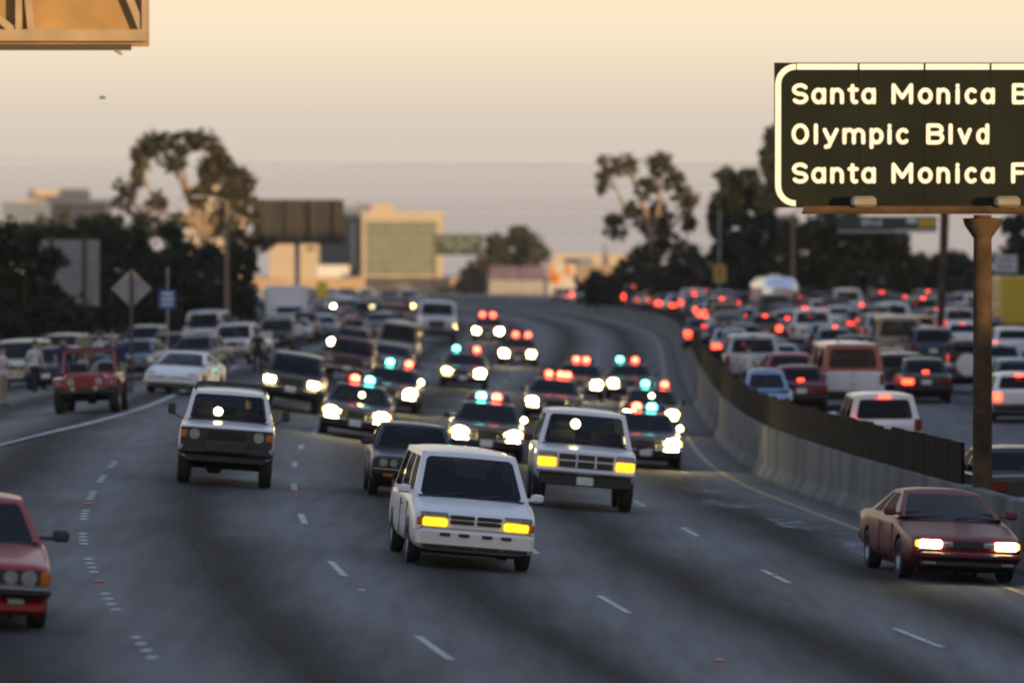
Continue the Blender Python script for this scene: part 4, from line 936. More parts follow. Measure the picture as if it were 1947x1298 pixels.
spawn('wagon_4x4', 1680, 43, 'silver', 'silver sport utility with a wide dark rear window in the opposite lanes', True, lamps={'tail_l': TO})
spawn('van', 1612, 30, 'white', 'white van with two square rear windows beneath the dark trees', True, lamps={'tail_l': TO})
spawn('trailer', 1488, 29, 'silver', 'polished aluminium caravan trailer with a rounded shell', True, yaw=R_(7), lamps={'tail': 'tail'})
spawn('box_truck', 1948, 39, 'yellow', 'yellow box truck with a plain cargo body by the dark trees', True, yaw=R_(3))
spawn('pickup', 1862, 30, 'white', 'white pickup with a lit amber lamp beside the yellow box truck', True, lamps={'tail_l': TM})
spawn('estate', 1930, 47, 'white', 'white station wagon below the yellow box truck', True, lamps={'tail_r': TO})
spawn('hatchback', 1905, 54, 'silver', 'silver hatchback between the sign post and the white station wagon', True)
for u, s_, k, c, lb, lm in [
 (1390, 47, 'compact_saloon', 'silver', 'silver saloon with brake lamps ahead of the silver off-road wagon', on()),
 (1340, 42, 'big_saloon', 'charcoal', 'charcoal saloon with brake lamps close to the glare screen', on()),
 (1630, 54, 'big_saloon', 'maroon', 'maroon large saloon between the red and white van and the tan van', {}),
 (1545, 43, 'sport_utility', 'white', 'white off-road wagon beside the teal hatchback', {}),
 (1640, 37, 'compact_saloon', 'black', 'black saloon behind the silver sport utility', on(TM)),
 (1596, 35, 'compact_saloon', 'white', 'white saloon with a low boot ahead of the teal hatchback', on(TM, False)),
 (1455, 40, 'hatchback', 'brown', 'brown hatchback beside the silver saloon with three brake lamps', on()),
 (1415, 36, 'compact_saloon', 'light blue', 'light blue saloon with brake lamps two cars ahead of the silver off-road wagon', on()),
 (1700, 36, 'minivan', 'white', 'white minivan beside the orange station wagon', {}),
 (1775, 50, 'wagon_4x4', 'navy', 'navy sport utility between the tan van and the grey jeep', {}),
 (1880, 41, 'compact_saloon', 'navy', 'navy saloon below the yellow box truck', on()),
 ]: spawn(k, u, s_, c, lb, True, lamps=lm)
# fill: rows of stopped traffic on lane centres, skipping what already stands
def free(X, Y, hw=1.0, hl=2.6):
    for (a, b, c, d) in FOOT:
        if abs(X-a) < hw+c+.25 and abs(Y-b) < hl+d+.9: return False
    return True
fr = random.Random(11)
kinds = ['big_saloon', 'compact_saloon', 'compact_saloon', 'hatchback', 'hatchback', 'big_saloon', 'rounded_coupe', 'estate', 'pickup', 'sport_utility', 'wagon_4x4', 'minivan', 'rounded_coupe', 'sport_coupe']
cols = ['white']*4+['silver']*2+['black', 'navy', 'grey', 'charcoal', 'black', 'navy', 'charcoal', 'charcoal', 'light blue', 'charcoal', 'black', 'navy', 'blue', 'red', 'maroon', 'tan', 'green', 'teal', 'grey', 'grey', 'brown']
KN = dict(big_saloon='large saloon', compact_saloon='small saloon', hatchback='hatchback', estate='station wagon', pickup='pickup', sport_utility='two-door off-road wagon', wagon_4x4='sport utility', minivan='minivan', rounded_coupe='rounded coupe', sport_coupe='low coupe', van='van')
def fill(lanes, Y0, Y1, step, away, where, grp, plit, ur=(0, 2000)):
    for li, (lat, lname) in enumerate(lanes):
        Y = Y0+fr.uniform(0, 5)
        while Y < Y1:
            X = RX(Y)+lat+fr.uniform(-.25, .25)
            if away and abs(X-RX(Y)) > 33: break
            k = fr.choice(kinds); hl = TPL[k]['L']/2
            if free(X, Y+hl, 1.0, hl) and abs(X) < .0915*Y and ur[0] < PW/2+X/Y*FPX < ur[1]:
                c = fr.choice(cols); s_ = FPX/Y; lit = fr.random() < plit
                if away: lm = on(fr.choice([TO, TO, TM]), fr.random() < .6) if lit else {}
                else: lm = {fr.choice(['headlight', 'headlight_l', 'headlight_r']): fr.choice(['head_on', 'head_dim', 'head_on'])} if lit else {}
                st = ('with brake lamps lit' if away else 'with headlamps lit') if lit else 'without lights'
                lb = f"{c} {KN[k]} {st} {where} {lname}"
                spawn(k, 0, s_, c, lb, away, lamps=lm, group=grp, far=s_ < 34, XY=(X, Y), yaw=R_(fr.uniform(-2, 2)))
                Y += 2*hl
            Y += step*(1+(Y-Y0)/260)*fr.uniform(.7, 1.3)
_k = kinds; kinds = ['big_saloon', 'compact_saloon', 'compact_saloon', 'hatchback', 'rounded_coupe', 'sport_coupe', 'estate']
fill([(3.4, 'lane along the barrier'), (7.0, 'second lane from barrier'), (10.6, 'third lane from barrier'), (14.2, 'fourth lane from barrier'), (17.8, 'fifth lane from barrier')],
     172, 258, 2.2, True, 'in opposite jam,', 'cars jammed beyond the median barrier', .6)
kinds = _k
fill([(3.2, 'lane along the barrier'), (6.8, 'second lane from barrier'), (10.4, 'third lane from barrier'), (14.0, 'fourth lane from barrier'), (17.8, 'fifth lane from barrier'), (21.8, 'lane below the trees')],
     258, 540, 3.2, True, 'in opposite jam,', 'cars jammed beyond the median barrier', .6)
ol = 'oncoming cars stopped in the outer lanes'
fill([(-13.2, 'inner lane'), (-16.8, 'middle lane'), (-20.4, 'outer lane'), (-24.2, 'lane by the hedge')], 345, 640, 3.6, False, 'in oncoming jam,', ol, .3, (492, 800))
fill([(-28, 'verge'), (-32, 'slip lane')], 420, 640, 4.5, False, 'in oncoming jam,', ol, .3, (492, 800))
fill([(-16.8, 'middle lane'), (-20.4, 'outer lane')], 290, 345, 4, False, 'in oncoming jam,', ol, .3, (492, 640))
driver('white off-road wagon with black grille, black bumper, roof bars and round headlamps', .38, -.2, 1.70, 'driver in a dark jacket inside the white wagon with black grille', 'black')
driver('dark red coupe with four round headlamps and a red front spoiler', .36, .1, 1.30, 'driver in a red shirt inside the dark red coupe', 'red')
driver('maroon rounded coupe with both headlamps on, driving past the concrete barrier', .36, .1, 1.28, 'driver in a pale shirt inside the maroon coupe', 'light')
# ------------------------------------------------------------------ overhead sign on its post
def textmesh(s, bold=.0):
    c = bpy.data.curves.new('t', 'FONT'); c.body = s; c.size = 1; c.offset = bold; c.extrude = .02; c.resolution_u = 3
    o = bpy.data.objects.new('t', c); col.objects.link(o); dg = bpy.context.evaluated_depsgraph_get()
    me = bpy.data.meshes.new_from_object(o.evaluated_get(dg)); bpy.data.objects.remove(o); return me
def lettering(s, x0, x1, zb, cap, y, m, parent, bold=.014, name='lettering'):
    me = textmesh(s, bold); xs = [v.co.x for v in me.vertices]; a, b = min(xs), max(xs)
    k = (x1-x0)/(b-a); kz = cap/.70
    for v in me.vertices: v.co = Vector((x0+(v.co.x-a)*k, y-.012-v.co.z*.5, zb+v.co.y*kz))
    o = put(name, me, m, parent); o.matrix_parent_inverse = parent_inv(parent); return o
def parent_inv(p): return (Matrix.Translation(p.location) @ p.rotation_euler.to_matrix().to_4x4()).inverted()
def pbuild(mb, name, m, parent, smooth=None):        # world-space mesh under a placed parent
    o = mb.build(name, m, parent, smooth=smooth); o.matrix_parent_inverse = parent_inv(parent); return o
green = mat('sign green', (.0115, .0145, .0095), .8, var=.25, scale=.8, spec=.12)
refl = mat('white reflector copy', (.92, .92, .88), .5, var=.05, scale=20)
rust = mat('weathered painted steel', (.070, .046, .028), .85, var=.4, scale=2.5, spec=.1)
YS = 100.0; SS = FPX/YS
P3 = lambda u, v, Y=YS: at(u, v, Y)
px = 1868; pole_x = P3(px, 700).x
sg = empty('overhead_sign', (pole_x, YS, zL(pole_x, YS)))
tag(sg, 'dark green overhead road sign with bright white lettering on a brown post', 'road sign')
x0, x1 = P3(1470, 0).x, P3(2275, 0).x; zt, zb = P3(0, 121).z, P3(0, 395).z
nP = 7; pw = (x1-x0)/nP; yf = YS-.35
xe = [x0] + [P3(u, 0).x for u in (1630, 1755, 1880, 2005, 2130)] + [x1]
for a, b in zip(xe[:-1], xe[1:]): pbuild(MB().box(((a+b)/2, yf, (zt+zb)/2), (b-a-.006, .05, zt-zb)), 'sign_panel', green, sg)
# rounded white border
bw = 11/SS; r = .36
def border(x0, x1, z0_, z1):
    pts = []
    for cx_, cz_, a0 in ((x0+r, z1-r, 180), (x1-r, z1-r, 90), (x1-r, z0_+r, 0), (x0+r, z0_+r, -90)):
        for k in range(7): a = R_(a0-15*k); pts.append((cx_+math.cos(a)*r, cz_+math.sin(a)*r, math.cos(a), math.sin(a)))
    return pts
bp = border(x0+.02, x1-.02, zb+.02, zt-.02); mb = MB()
for i in range(len(bp)):
    a, b = bp[i], bp[(i+1) % len(bp)]; y = yf-.03
    if abs(a[0]-b[0]) > 1 and a[1] < (zt+zb)/2: continue          # the lower edge is behind the lamp rail
    segs = [(a, b)]
    if abs(a[0]-b[0]) > 1:
        cuts = [a[0]] + [x for x in xe if a[0] < x < b[0]] + [b[0]]
        segs = [((c+.02, a[1], a[2], a[3]), (d-.02, b[1], b[2], b[3])) for c, d in zip(cuts[:-1], cuts[1:])]
    for a2, b2 in segs:
        mb.quad((a2[0]-a2[2]*bw, y, a2[1]-a2[3]*bw), (b2[0]-b2[2]*bw, y, b2[1]-b2[3]*bw), (b2[0], y, b2[1]), (a2[0], y, a2[1]))
pbuild(mb, 'sign_border', refl, sg)
cap = 40/SS
def arc(cx_, cy_, rx, ry, a0, a1, n=10): return [(cx_+rx*math.cos(R_(a0+(a1-a0)*k/n)), cy_+ry*math.sin(R_(a0+(a1-a0)*k/n))) for k in range(n+1)]
XH = .74; h2 = XH/2
GL = {'S': [arc(.5, .745, .5, .255, 30, 180, 7)+arc(.5, .745, .5, .255, 180, 270, 5)[1:]+arc(.5, .245, .5, .245, 90, 0, 5)[1:]+arc(.5, .245, .5, .245, 0, -150, 7)[1:]],
 'a': [arc(.5, h2, .5, h2, 0, 360, 16), [(1, XH), (1, 0)]], 'n': [[(0, 0), (0, XH)], arc(.5, XH-.34, .5, .34, 180, 0)+[(1, 0)]], 't': [[(.4, .96), (.4, .16)]+arc(.75, .16, .35, .16, 180, 300, 5), [(0, XH), (1, XH)]],
 'M': [[(0, 0), (0, 1), (.5, .28), (1, 1), (1, 0)]], 'o': [arc(.5, h2, .5, h2, 0, 360, 16)], 'i': [[(.5, 0), (.5, XH)], [(.5, .965), (.5, .98)]], 'c': [arc(.5, h2, .5, h2, 48, 312, 14)],
 'O': [arc(.5, .5, .5, .5, 0, 360, 18)], 'l': [[(.5, 0), (.5, 1)]], 'y': [[(0, XH), (.5, .02)], [(1, XH), (.5, .02), (.36, -.22), (.1, -.25)]],
 'm': [[(0, 0), (0, XH)], arc(.25, XH-.28, .25, .28, 180, 0, 7)+[(.5, 0)], arc(.75, XH-.28, .25, .28, 180, 0, 7)+[(1, 0)]], 'p': [[(0, -.26), (0, XH)], arc(.5, h2, .5, h2, 0, 360, 16)],
 'B': [[(0, 0), (0, 1), (.5, 1)]+arc(.62, .765, .33, .235, 90, -90, 7)+[(.1, .53)], [(.4, .53)]+arc(.62, .265, .38, .265, 90, -90, 7)+[(0, 0)]], 'v': [[(0, XH), (.5, 0), (1, XH)]], 'd': [arc(.5, h2, .5, h2, 0, 360, 16), [(1, 1), (1, 0)]],
 'F': [[(0, 0), (0, 1), (1, 1)], [(0, .53), (.8, .53)]], 'w': [[(0, XH), (.27, 0), (.5, XH*.9), (.73, 0), (1, XH)]]}
CNT = [0]
def stroke(mb, pts, r, y):                              # flat ribbon with round ends and joints
    P = [Vector((p[0], 0, p[1])) for p in pts]
    for a, b in zip(P[:-1], P[1:]):
        d = b-a
        if d.length < 1e-6: continue
        n = Vector((d.z, 0, -d.x)).normalized()*r; CNT[0] += 1; ya = y-.0003*(CNT[0] % 40); mb.quad(*[(q.x, ya, q.z) for q in (a+n, b+n, b-n, a-n)])
    for k, a in enumerate(P):
        CNT[0] += 1; i0 = len(mb.v); y2 = y-.0003*(CNT[0] % 40)-.00015; mb.v += [(a.x+r*math.cos(2*math.pi*t/10), y2, a.z+r*math.sin(2*math.pi*t/10)) for t in range(10)]; mb.face(range(i0, i0+10))
def glyphs(txt, boxes, vb):
    mb = MB(); rr = cap*.098
    for ch, (xa, xb) in zip(txt, boxes):
        a, b = P3(xa, 0).x+rr, P3(xb, 0).x-rr; zb_ = P3(0, vb).z+rr; hh = cap-2*rr
        for st in GL[ch]: stroke(mb, [(a+(b-a)*p[0] if b-a > .03 else (a+b)/2, zb_+hh*p[1]) for p in st], rr, yf-.030)
    pbuild(mb, 'lettering', refl, sg)['kind'] = 'stuff'
X_ = lambda *v: [(1100+a/2.2987, 1100+b/2.2987) for a, b in zip(v[::2], v[1::2])]
SM = X_(928, 1000, 1012, 1077, 1095, 1155, 1170, 1220, 1230, 1294); MO = X_(1362, 1456, 1476, 1542, 1558, 1617, 1637, 1662, 1680, 1740, 1750, 1812)
glyphs('Santa', SM, 200); glyphs('Monica', MO, 200); glyphs('Santa', SM, 350); glyphs('Monica', MO, 350)
glyphs('Blvd', X_(1886, 1960, 1980, 2002, 2022, 2082, 2102, 2160), 200); glyphs('Fwy', X_(1883, 1950, 1965, 2050, 2065, 2130), 350)
glyphs('Olympic', X_(926, 1003, 1020, 1045, 1062, 1132, 1148, 1248, 1266, 1328, 1342, 1365, 1381, 1443), 276); glyphs('Blvd', X_(1513, 1592, 1607, 1632, 1650, 1712, 1730, 1788), 276)
# lamp rail, lamps, post
zr0 = P3(0, 398).z
mb = MB(); mb.box(((x0+x1)/2+.25, yf-.35, zr0), (x1-x0-.5, .16, .10)); mb.box(((x0+x1)/2+.25, yf-.05, zr0-.06), (x1-x0-.5, .5, .05))
pbuild(mb, 'lamp_rail', rust, sg)
for u in (1637, 1908, 2160):
    x = P3(u, 0).x; pbuild(MB().cbox((x, yf-.42, zr0+.12), (.44, .34, .20), .05), 'sign_lamp', mat('lamp housing', (.20, .17, .14), .6), sg, 35)
mb = MB(); pr = 19/SS
mb.tube([(pole_x, YS, zL(pole_x, YS)-.3), (pole_x, YS, zr0-.1)], [pr*1.02, pr*.9], 20)
pbuild(mb, 'post', rust, sg, 50)
mb = MB().lathe([(0, pr*.95), (.22, pr*1.8), (.34, pr*2.0), (.36, .01)], 'z', (pole_x, YS, zr0-.50), 20); pbuild(mb, 'post_cap', rust, sg, 40)
pbuild(MB().cbox((pole_x, YS+.02, (zt+zb)/2-.1), (.5, .28, zt-zb-.2), .04), 'spine', rust, sg)
for a in xe[1:-1]: pbuild(MB().box((a, YS-.24, (zt+zb)/2), (.08, .12, zt-zb-.1)), 'stiffener', rust, sg)

# back of another sign at the upper left: plywood-coloured sheet with a steel frame
YB = 72.0; SB = FPX/YB; Q = lambda u, v: at(u, v, YB)
bs = empty('sign_back', (Q(100, 60).x, YB, Q(0, 80).z)); tag(bs, 'back of a large brown road sign with steel framing', 'road sign')
ochre = mat('sign back sheet', (.36, .22, .085), .8, var=.2, scale=1.5); fram = mat('sign frame steel', (.34, .25, .15), .6, var=.15)
xl, xr, z1, z2 = Q(-330, 0).x, Q(282, 0).x, Q(0, 88).z, Q(0, -240).z
pbuild(MB().box(((xl+xr)/2, YB+.16, (z1+z2)/2), (xr-xl, .04, z2-z1)), 'sheet', ochre, bs)
pbuild(MB().box(((xl+xr)/2, YB-.03, Q(0, 68).z), (xr-xl+.002, .16, 22/SB)), 'bottom_rail', fram, bs)
pbuild(MB().box(((xl+xr)/2-.1, YB+.06, z1-.012), (xr-xl-.25, .22, .07)), 'light_shelf', mat('dark steel', (.05, .04, .035), .7), bs)
for u in (276, 36, -200): pbuild(MB().box((Q(u, 0).x, YB, (z1+z2)/2+.1), (12/SB, .12, z2-z1-.2)), 'upright', fram, bs)
for a, b in (((36, -180), (60, 60)), ((150, -240), (272, 60)), ((-170, -100), (30, 62))):
    p, q = Q(*a), Q(*b); d = q-p; n = Vector((d.z, 0, -d.x)).normalized()*(7/SB); mb = MB()
    for y in (YB-.02, YB+.04): mb.v += [(p.x-n.x, y, p.z-n.z), (q.x-n.x, y, q.z-n.z), (q.x+n.x, y, q.z+n.z), (p.x+n.x, y, p.z+n.z)]
    for f in ((0,1,2,3),(7,6,5,4),(0,4,5,1),(1,5,6,2),(2,6,7,3),(3,7,4,0)): mb.face(f)
    pbuild(mb, 'brace', fram, bs)
pbuild(MB().tube([Q(215, 86), Q(222, 96), Q(232, 104)], [.02, .03, .014], 6), 'loose_bracket', fram, bs)
pbuild(MB().box((Q(70, 92)), (.03, .03, .05)), 'bolt', fram, bs)
pbuild(MB().tube([(Q(-120, 0).x, YB+.3, zL(Q(-120, 0).x, YB)-.3), (Q(-120, 0).x, YB+.3, z2)], .2, 14), 'post', fram, bs)

# ------------------------------------------------------------------ trees and hedges
def leafmat(name, c1, c2):
    m = bpy.data.materials.new(name); t, N, L, P = nodes(m)
    P.inputs['Roughness'].default_value = .65; P.inputs['Specular IOR Level'].default_value = .25
    g = N.new('ShaderNodeNewGeometry'); rp = N.new('ShaderNodeValToRGB'); L.new(g.outputs['Random Per Island'], rp.inputs[0])
    rp.color_ramp.elements[0].color = (*c1, 1); rp.color_ramp.elements[1].color = (*c2, 1); L.new(rp.outputs[0], P.inputs['Base Color']); return m
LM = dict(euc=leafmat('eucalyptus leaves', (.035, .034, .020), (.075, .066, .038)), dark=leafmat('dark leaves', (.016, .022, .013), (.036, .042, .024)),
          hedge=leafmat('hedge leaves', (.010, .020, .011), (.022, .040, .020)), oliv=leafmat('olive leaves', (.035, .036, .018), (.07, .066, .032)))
bark = mat('pale bark', (.26, .19, .13), .9, var=.35, scale=2); barkd = mat('dark bark', (.07, .05, .035), .9, var=.3, scale=2)
def leaves(blobs, dens, size, rnd, sub=26):
    V = []; F = []
    for (c, rx, ry, rz) in blobs:
        n = max(20, int(dens*rx*rz))
        cl = []
        for _ in range(sub):
            d = Vector((rnd.gauss(0, 1), rnd.gauss(0, 1), rnd.gauss(0, 1))).normalized()*rnd.uniform(.35, .95)
            cl.append((Vector((d.x*rx, d.y*ry, d.z*rz)), rnd.uniform(.14, .34)))
        for _ in range(n):
            o, k = rnd.choice(cl); d = Vector((rnd.gauss(0, 1), rnd.gauss(0, 1), rnd.gauss(0, 1)))*.55*k
            p = c + o + Vector((d.x*rx, d.y*ry, d.z*rz)); a = size*rnd.uniform(.6, 1.4); b = a*rnd.uniform(.35, .6)
            x = Vector((rnd.gauss(0, 1), rnd.gauss(0, 1), rnd.gauss(0, 1))).normalized(); y = x.cross(Vector((rnd.gauss(0, 1), rnd.gauss(0, 1), rnd.gauss(0, 1)))).normalized()
            i = len(V); V += [p-x*a, p+y*b, p+x*a, p-y*b]; F.append((i, i+1, i+2, i+3))
    me = bpy.data.meshes.new('crown'); me.from_pydata([tuple(v) for v in V], [], F); return me
def tree(name, label, Y, blobs, trunks, lm, bk_, dens=160, size=.3, depth=1.0, cat='tree', seed=1, group=None, zbase=None):
    rnd = random.Random(seed); s = FPX/Y
    us = [b[0] for b in blobs]; bx = at(trunks[0][0][0] if trunks else sum(us)/len(us), 0, Y).x
    zb = (gz(bx, Y) if zbase is None else zbase)-.4
    o = empty(name, (bx, Y, zb+.1)); tag(o, label, cat, group)
    B = []
    for b in blobs:
        c = at(b[0], b[1], Y); rx, rz = b[2]/s, b[3]/s; c.y += rnd.uniform(-1, 1)*rx*depth*.6; B.append((c, rx, rx*depth, rz))
    me = leaves(B, dens, size, rnd); q = put('crown', me, lm, o); q.matrix_parent_inverse = parent_inv(o)
    mb = MB()
    for t in trunks:
        pts = [at(u, v, Y) for (u, v, r_) in t]; rad = [r_/s for (u, v, r_) in t]
        if t[0][1] > 9000: pts[0].z = zb
        for i, p in enumerate(pts[1:], 1): p.y += rnd.uniform(-.3, .3)
        mb.tube(pts, rad, 7)
    if trunks: pbuild(mb, 'trunk', bk_, o, 60)
    return o
G = 9999
tree('eucalyptus_tree', 'tall broad eucalyptus with pale forked trunks above the dark hedge', 420,
     [(272,292,30,30),(300,272,35,26),(352,272,36,26),(388,266,34,24),(412,292,28,32),(262,330,18,34),(238,375,26,34),(330,310,28,24),(398,330,36,36),(438,318,30,28),(466,345,30,28),(440,375,40,34),(385,372,30,26),(300,385,22,22),(420,425,40,30),(262,418,28,22),(476,400,26,34),(505,462,26,22),(340,420,24,20),(455,455,34,24),(300,430,30,24)],
     [[(395,G,11),(392,470,9),(372,410,7),(348,350,5),(322,300,3),(305,275,1.5)],[(392,480,7),(388,400,6),(382,340,4),(390,280,2)],[(390,460,6),(420,400,4),(445,340,2)],[(380,430,4),(330,410,3.4),(270,395,2.4),(240,375,1.2)],[(360,380,4),(348,320,3),(352,275,1.4)],[(300,400,3),(275,340,2.4),(272,292,1.2)]],
     LM['euc'], bark, dens=330, size=.22, seed=2)
tree('eucalyptus_tree', 'feathery eucalyptus with a lifted left plume beside the polished caravan trailer', 430,
     [(1158,318,26,26),(1196,315,20,24),(1250,318,40,26),(1282,345,26,26),(1148,352,16,22),(1232,358,30,26),(1172,432,26,28),(1205,405,24,28),(1306,378,24,26),(1312,418,20,28),(1250,420,36,42),(1268,480,44,44),(1222,485,34,40),(1305,490,42,44),(1190,520,26,30),(1240,530,50,32),(1290,540,50,30)],
     [[(1245,G,9),(1242,480,8),(1232,420,6),(1212,360,4),(1190,318,1.5)],[(1240,450,5),(1255,380,4),(1252,320,1.5)],[(1232,430,4),(1185,390,3),(1158,325,1.4)],[(1245,460,4),(1290,420,3),(1306,375,1.4)]],
     LM['euc'], bark, dens=330, size=.23, seed=3)
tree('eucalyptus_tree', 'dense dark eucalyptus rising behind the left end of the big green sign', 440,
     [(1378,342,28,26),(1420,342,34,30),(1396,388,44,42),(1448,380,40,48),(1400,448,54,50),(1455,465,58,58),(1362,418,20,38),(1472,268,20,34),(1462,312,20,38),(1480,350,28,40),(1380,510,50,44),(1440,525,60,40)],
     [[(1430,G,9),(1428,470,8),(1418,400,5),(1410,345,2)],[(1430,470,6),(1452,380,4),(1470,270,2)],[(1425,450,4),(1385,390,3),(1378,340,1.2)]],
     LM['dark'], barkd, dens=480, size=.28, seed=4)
tree('broadleaf_tree', 'dark olive broadleaf tree directly below the big green sign', 420, [(1545,450,55,45),(1610,470,60,46),(1680,470,60,40),(1560,510,70,40),(1640,515,70,40),(1720,510,50,38),(1590,430,60,30),(1700,450,40,30),(1505,455,36,40),(1500,510,40,40)], [[(1620,G,8),(1620,500,6),(1600,450,3)],[(1620,510,4),(1680,460,2)]], LM['oliv'], barkd, dens=480, size=.28, seed=5)
tree('broadleaf_tree', 'low dark tree between the lamp post and the sign post', 425, [(1770,520,40,30),(1810,500,36,28),(1840,520,44,34),(1750,540,50,28),(1800,550,60,22)], [[(1800,G,6),(1800,530,4),(1808,500,2)]], LM['dark'], barkd, dens=500, size=.28, seed=6)
tree('broadleaf_tree', 'dark tree behind the yellow box truck', 430, [(1935,440,36,40),(1960,480,50,45),(1915,505,34,34),(1930,540,50,30),(1985,430,40,40)], [[(1945,G,7),(1945,500,5),(1940,440,2)]], LM['dark'], barkd, dens=500, size=.28, seed=7)
tree('broadleaf_tree', 'rounded olive tree beyond the bend of the road beside the far green sign', 975, [(940,468,26,26),(985,455,36,24),(1022,478,28,28),(965,500,40,28),(1000,505,40,24),(930,500,26,28)], [[(975,G,5),(975,510,4),(985,460,2)]], LM['oliv'], barkd, dens=130, size=.5, seed=8)
tree('broadleaf_tree', 'low dusty tree under the far green sign', 950, [(895,520,24,28),(910,548,28,18),(880,545,20,16)], [[(897,G,4),(897,520,2)]], LM['oliv'], barkd, dens=130, size=.5, seed=9)
# bushes of the left bank
for i, (lb, Y, bl) in enumerate([
    ('dark bush overlapping the white sign back, at the end of the hedge', 255, [(-20,470,60,60),(30,480,60,55),(80,520,50,50),(20,560,70,55),(90,590,60,45),(10,620,70,35),(130,610,50,40),(60,610,70,40)]),
    ('tall dark bush behind the white sign back', 300, [(60,470,70,45),(140,455,60,45),(200,450,50,45),(120,520,70,55),(190,530,60,60),(160,590,70,50),(215,600,50,40)]),
    ('round dark bush above the diamond sign', 305, [(205,432,36,30),(250,465,50,40),(280,510,60,50),(240,560,60,50),(300,570,60,45),(270,600,60,40)]),
    ('dark bush behind the blue road sign', 310, [(330,480,45,36),(370,500,50,40),(340,540,60,45),(400,550,50,45),(350,595,60,40),(300,530,40,50),(320,440,24,20)]),
    ('dark bush at the far end of the hedge by the lamp post', 320, [(420,500,40,36),(455,530,35,40),(440,570,45,36),(470,590,26,30),(400,600,50,30),(465,485,28,30)]),
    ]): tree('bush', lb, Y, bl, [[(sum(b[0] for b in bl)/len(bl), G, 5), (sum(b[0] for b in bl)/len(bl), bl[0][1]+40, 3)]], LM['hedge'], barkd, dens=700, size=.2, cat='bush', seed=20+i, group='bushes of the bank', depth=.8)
tree('conifer_tree', 'thin dark conifer in front of the distant sunlit offices', 700, [(124,400,8,14),(120,420,14,14),(122,440,18,14),(75,425,22,18),(60,440,24,16)], [[(122,G,3),(122,400,1)]], LM['oliv'], barkd, dens=80, size=.35, seed=31)
for i, (lb, Y, u0, u1, vt) in enumerate([('low dark hedge under the eucalyptus by the barrier bend', 470, 1130, 1330, 540), ('low dark hedge behind the caravan trailer', 470, 1330, 1600, 530), ('low dark hedge under the olive tree', 470, 1600, 1860, 545), ('low dark hedge behind the yellow truck', 470, 1860, 2040, 540)]):
    bl = [(u, vt+r_, 34, 22) for u in range(u0, u1, 34) for r_ in (0, 22)]
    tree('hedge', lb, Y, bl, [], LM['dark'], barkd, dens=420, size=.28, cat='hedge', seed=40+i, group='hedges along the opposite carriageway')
for i, (u, v, lb) in enumerate([(845, 552, 'small dark shrub in front of the tan wall'), (500, 575, 'small dark shrub at the end of the tan wall')]):
    tree('shrub', lb, 940, [(u, v, 20, 14), (u+14, v+6, 18, 12)], [], LM['dark'], barkd, dens=60, size=.35, cat='shrub', seed=60+i)

# ------------------------------------------------------------------ buildings and walls
stucco = mat('pale stucco', (.46, .38, .29), .9, var=.08, scale=.2); tan = mat('tan wall', (.44, .31, .20), .9, var=.15, scale=.15)
bglass = mat('office glass', (.18, .20, .15), .25, var=.15, scale=.4); grey_shade = mat('grey and shade-toned wall', (.17, .20, .26), .9, var=.1, scale=.2); dkw = mat('dark window band', (.03, .035, .045), .2)  # blue-grey doubles as painted shade on office slab, side wing and tower
def bld(name, label, Y): 
    o = empty(name, at(0, 0, Y)*0 + Vector((0, Y, 0))); return tag(o, label, 'building')
def slab(o, nm, m, u0, u1, v0, v1, Y, dep, base=False):
    a, b = at(u0, v0, Y), at(u1, v1, Y); z1 = .4 if base else b.z
    mb = MB().box(((a.x+b.x)/2, Y+dep/2, (a.z+z1)/2), (b.x-a.x, dep, a.z-z1)); return pbuild(mb, nm, m, o)
o = bld('office_building', 'green-glass office block with a pale sunlit frame', 1300); o.location.x = at(765, 0, 1300).x
slab(o, 'wall', stucco, 688, 841, 402, 560, 1300, 26, True)
for k in range(6):
    for j in range(10): slab(o, 'window', bglass, 697.5+j*13.4, 697.5+j*13.4+12.9, 421+k*17, 421+k*17+16.2, 1299.7, .5)
slab(o, 'penthouse', stucco, 706, 750, 387, 403, 1306, 10)
o = bld('office_building', 'blue-grey office slab with painted-in shade beside the green-glass block', 1350); o.location.x = at(650, 0, 1350).x
slab(o, 'wall', grey_shade, 596, 688, 392, 560, 1350, 20, True); slab(o, 'penthouse', grey_shade, 676, 706, 388, 400, 1352, 10)  # blue-grey walls carry the shade of the office's side in their colour
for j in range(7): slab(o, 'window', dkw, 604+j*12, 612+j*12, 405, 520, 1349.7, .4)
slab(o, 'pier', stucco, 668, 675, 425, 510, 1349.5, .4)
o = bld('low_building', 'low cream building lit by the sun below the billboard', 1050); o.location.x = at(555, 0, 1050).x
slab(o, 'wall', stucco, 512, 601, 461, 560, 1050, 20, True); slab(o, 'parapet', stucco, 510, 603, 458, 462, 1049.7, 20.6); slab(o, 'window', dkw, 583, 598, 470, 476, 1049.7, .4)
o = bld('office_building', 'broad stepped office building with a sunlit front beyond the hedge', 1300); o.location.x = at(100, 0, 1300).x
slab(o, 'wall', stucco, 28, 203, 380, 560, 1300, 22, True); slab(o, 'upper_storey', stucco, 66, 163, 360, 381, 1304, 14); slab(o, 'side_wing', grey_shade, 4, 98, 384, 560, 1298, 3, True); slab(o, 'penthouse', grey_shade, 52, 66, 360, 380, 1302, 6)  # side wing's blue-grey paints in the shaded left face
for k in range(3): slab(o, 'window_band', dkw, 100, 200, 392+k*14, 397+k*14, 1299.7, .5)
o = bld('office_building', 'banded office tower showing through the tall eucalyptus', 1250); o.location.x = at(410, 0, 1250).x
slab(o, 'wall', stucco, 354, 462, 352, 560, 1250, 20, True); slab(o, 'tower', grey_shade, 380, 448, 318, 353, 1254, 14)  # tower's shade is put into its blue-grey colour
for k in range(3): slab(o, 'window_band', dkw, 384, 444, 324+k*11, 328+k*11, 1253.7, .5)
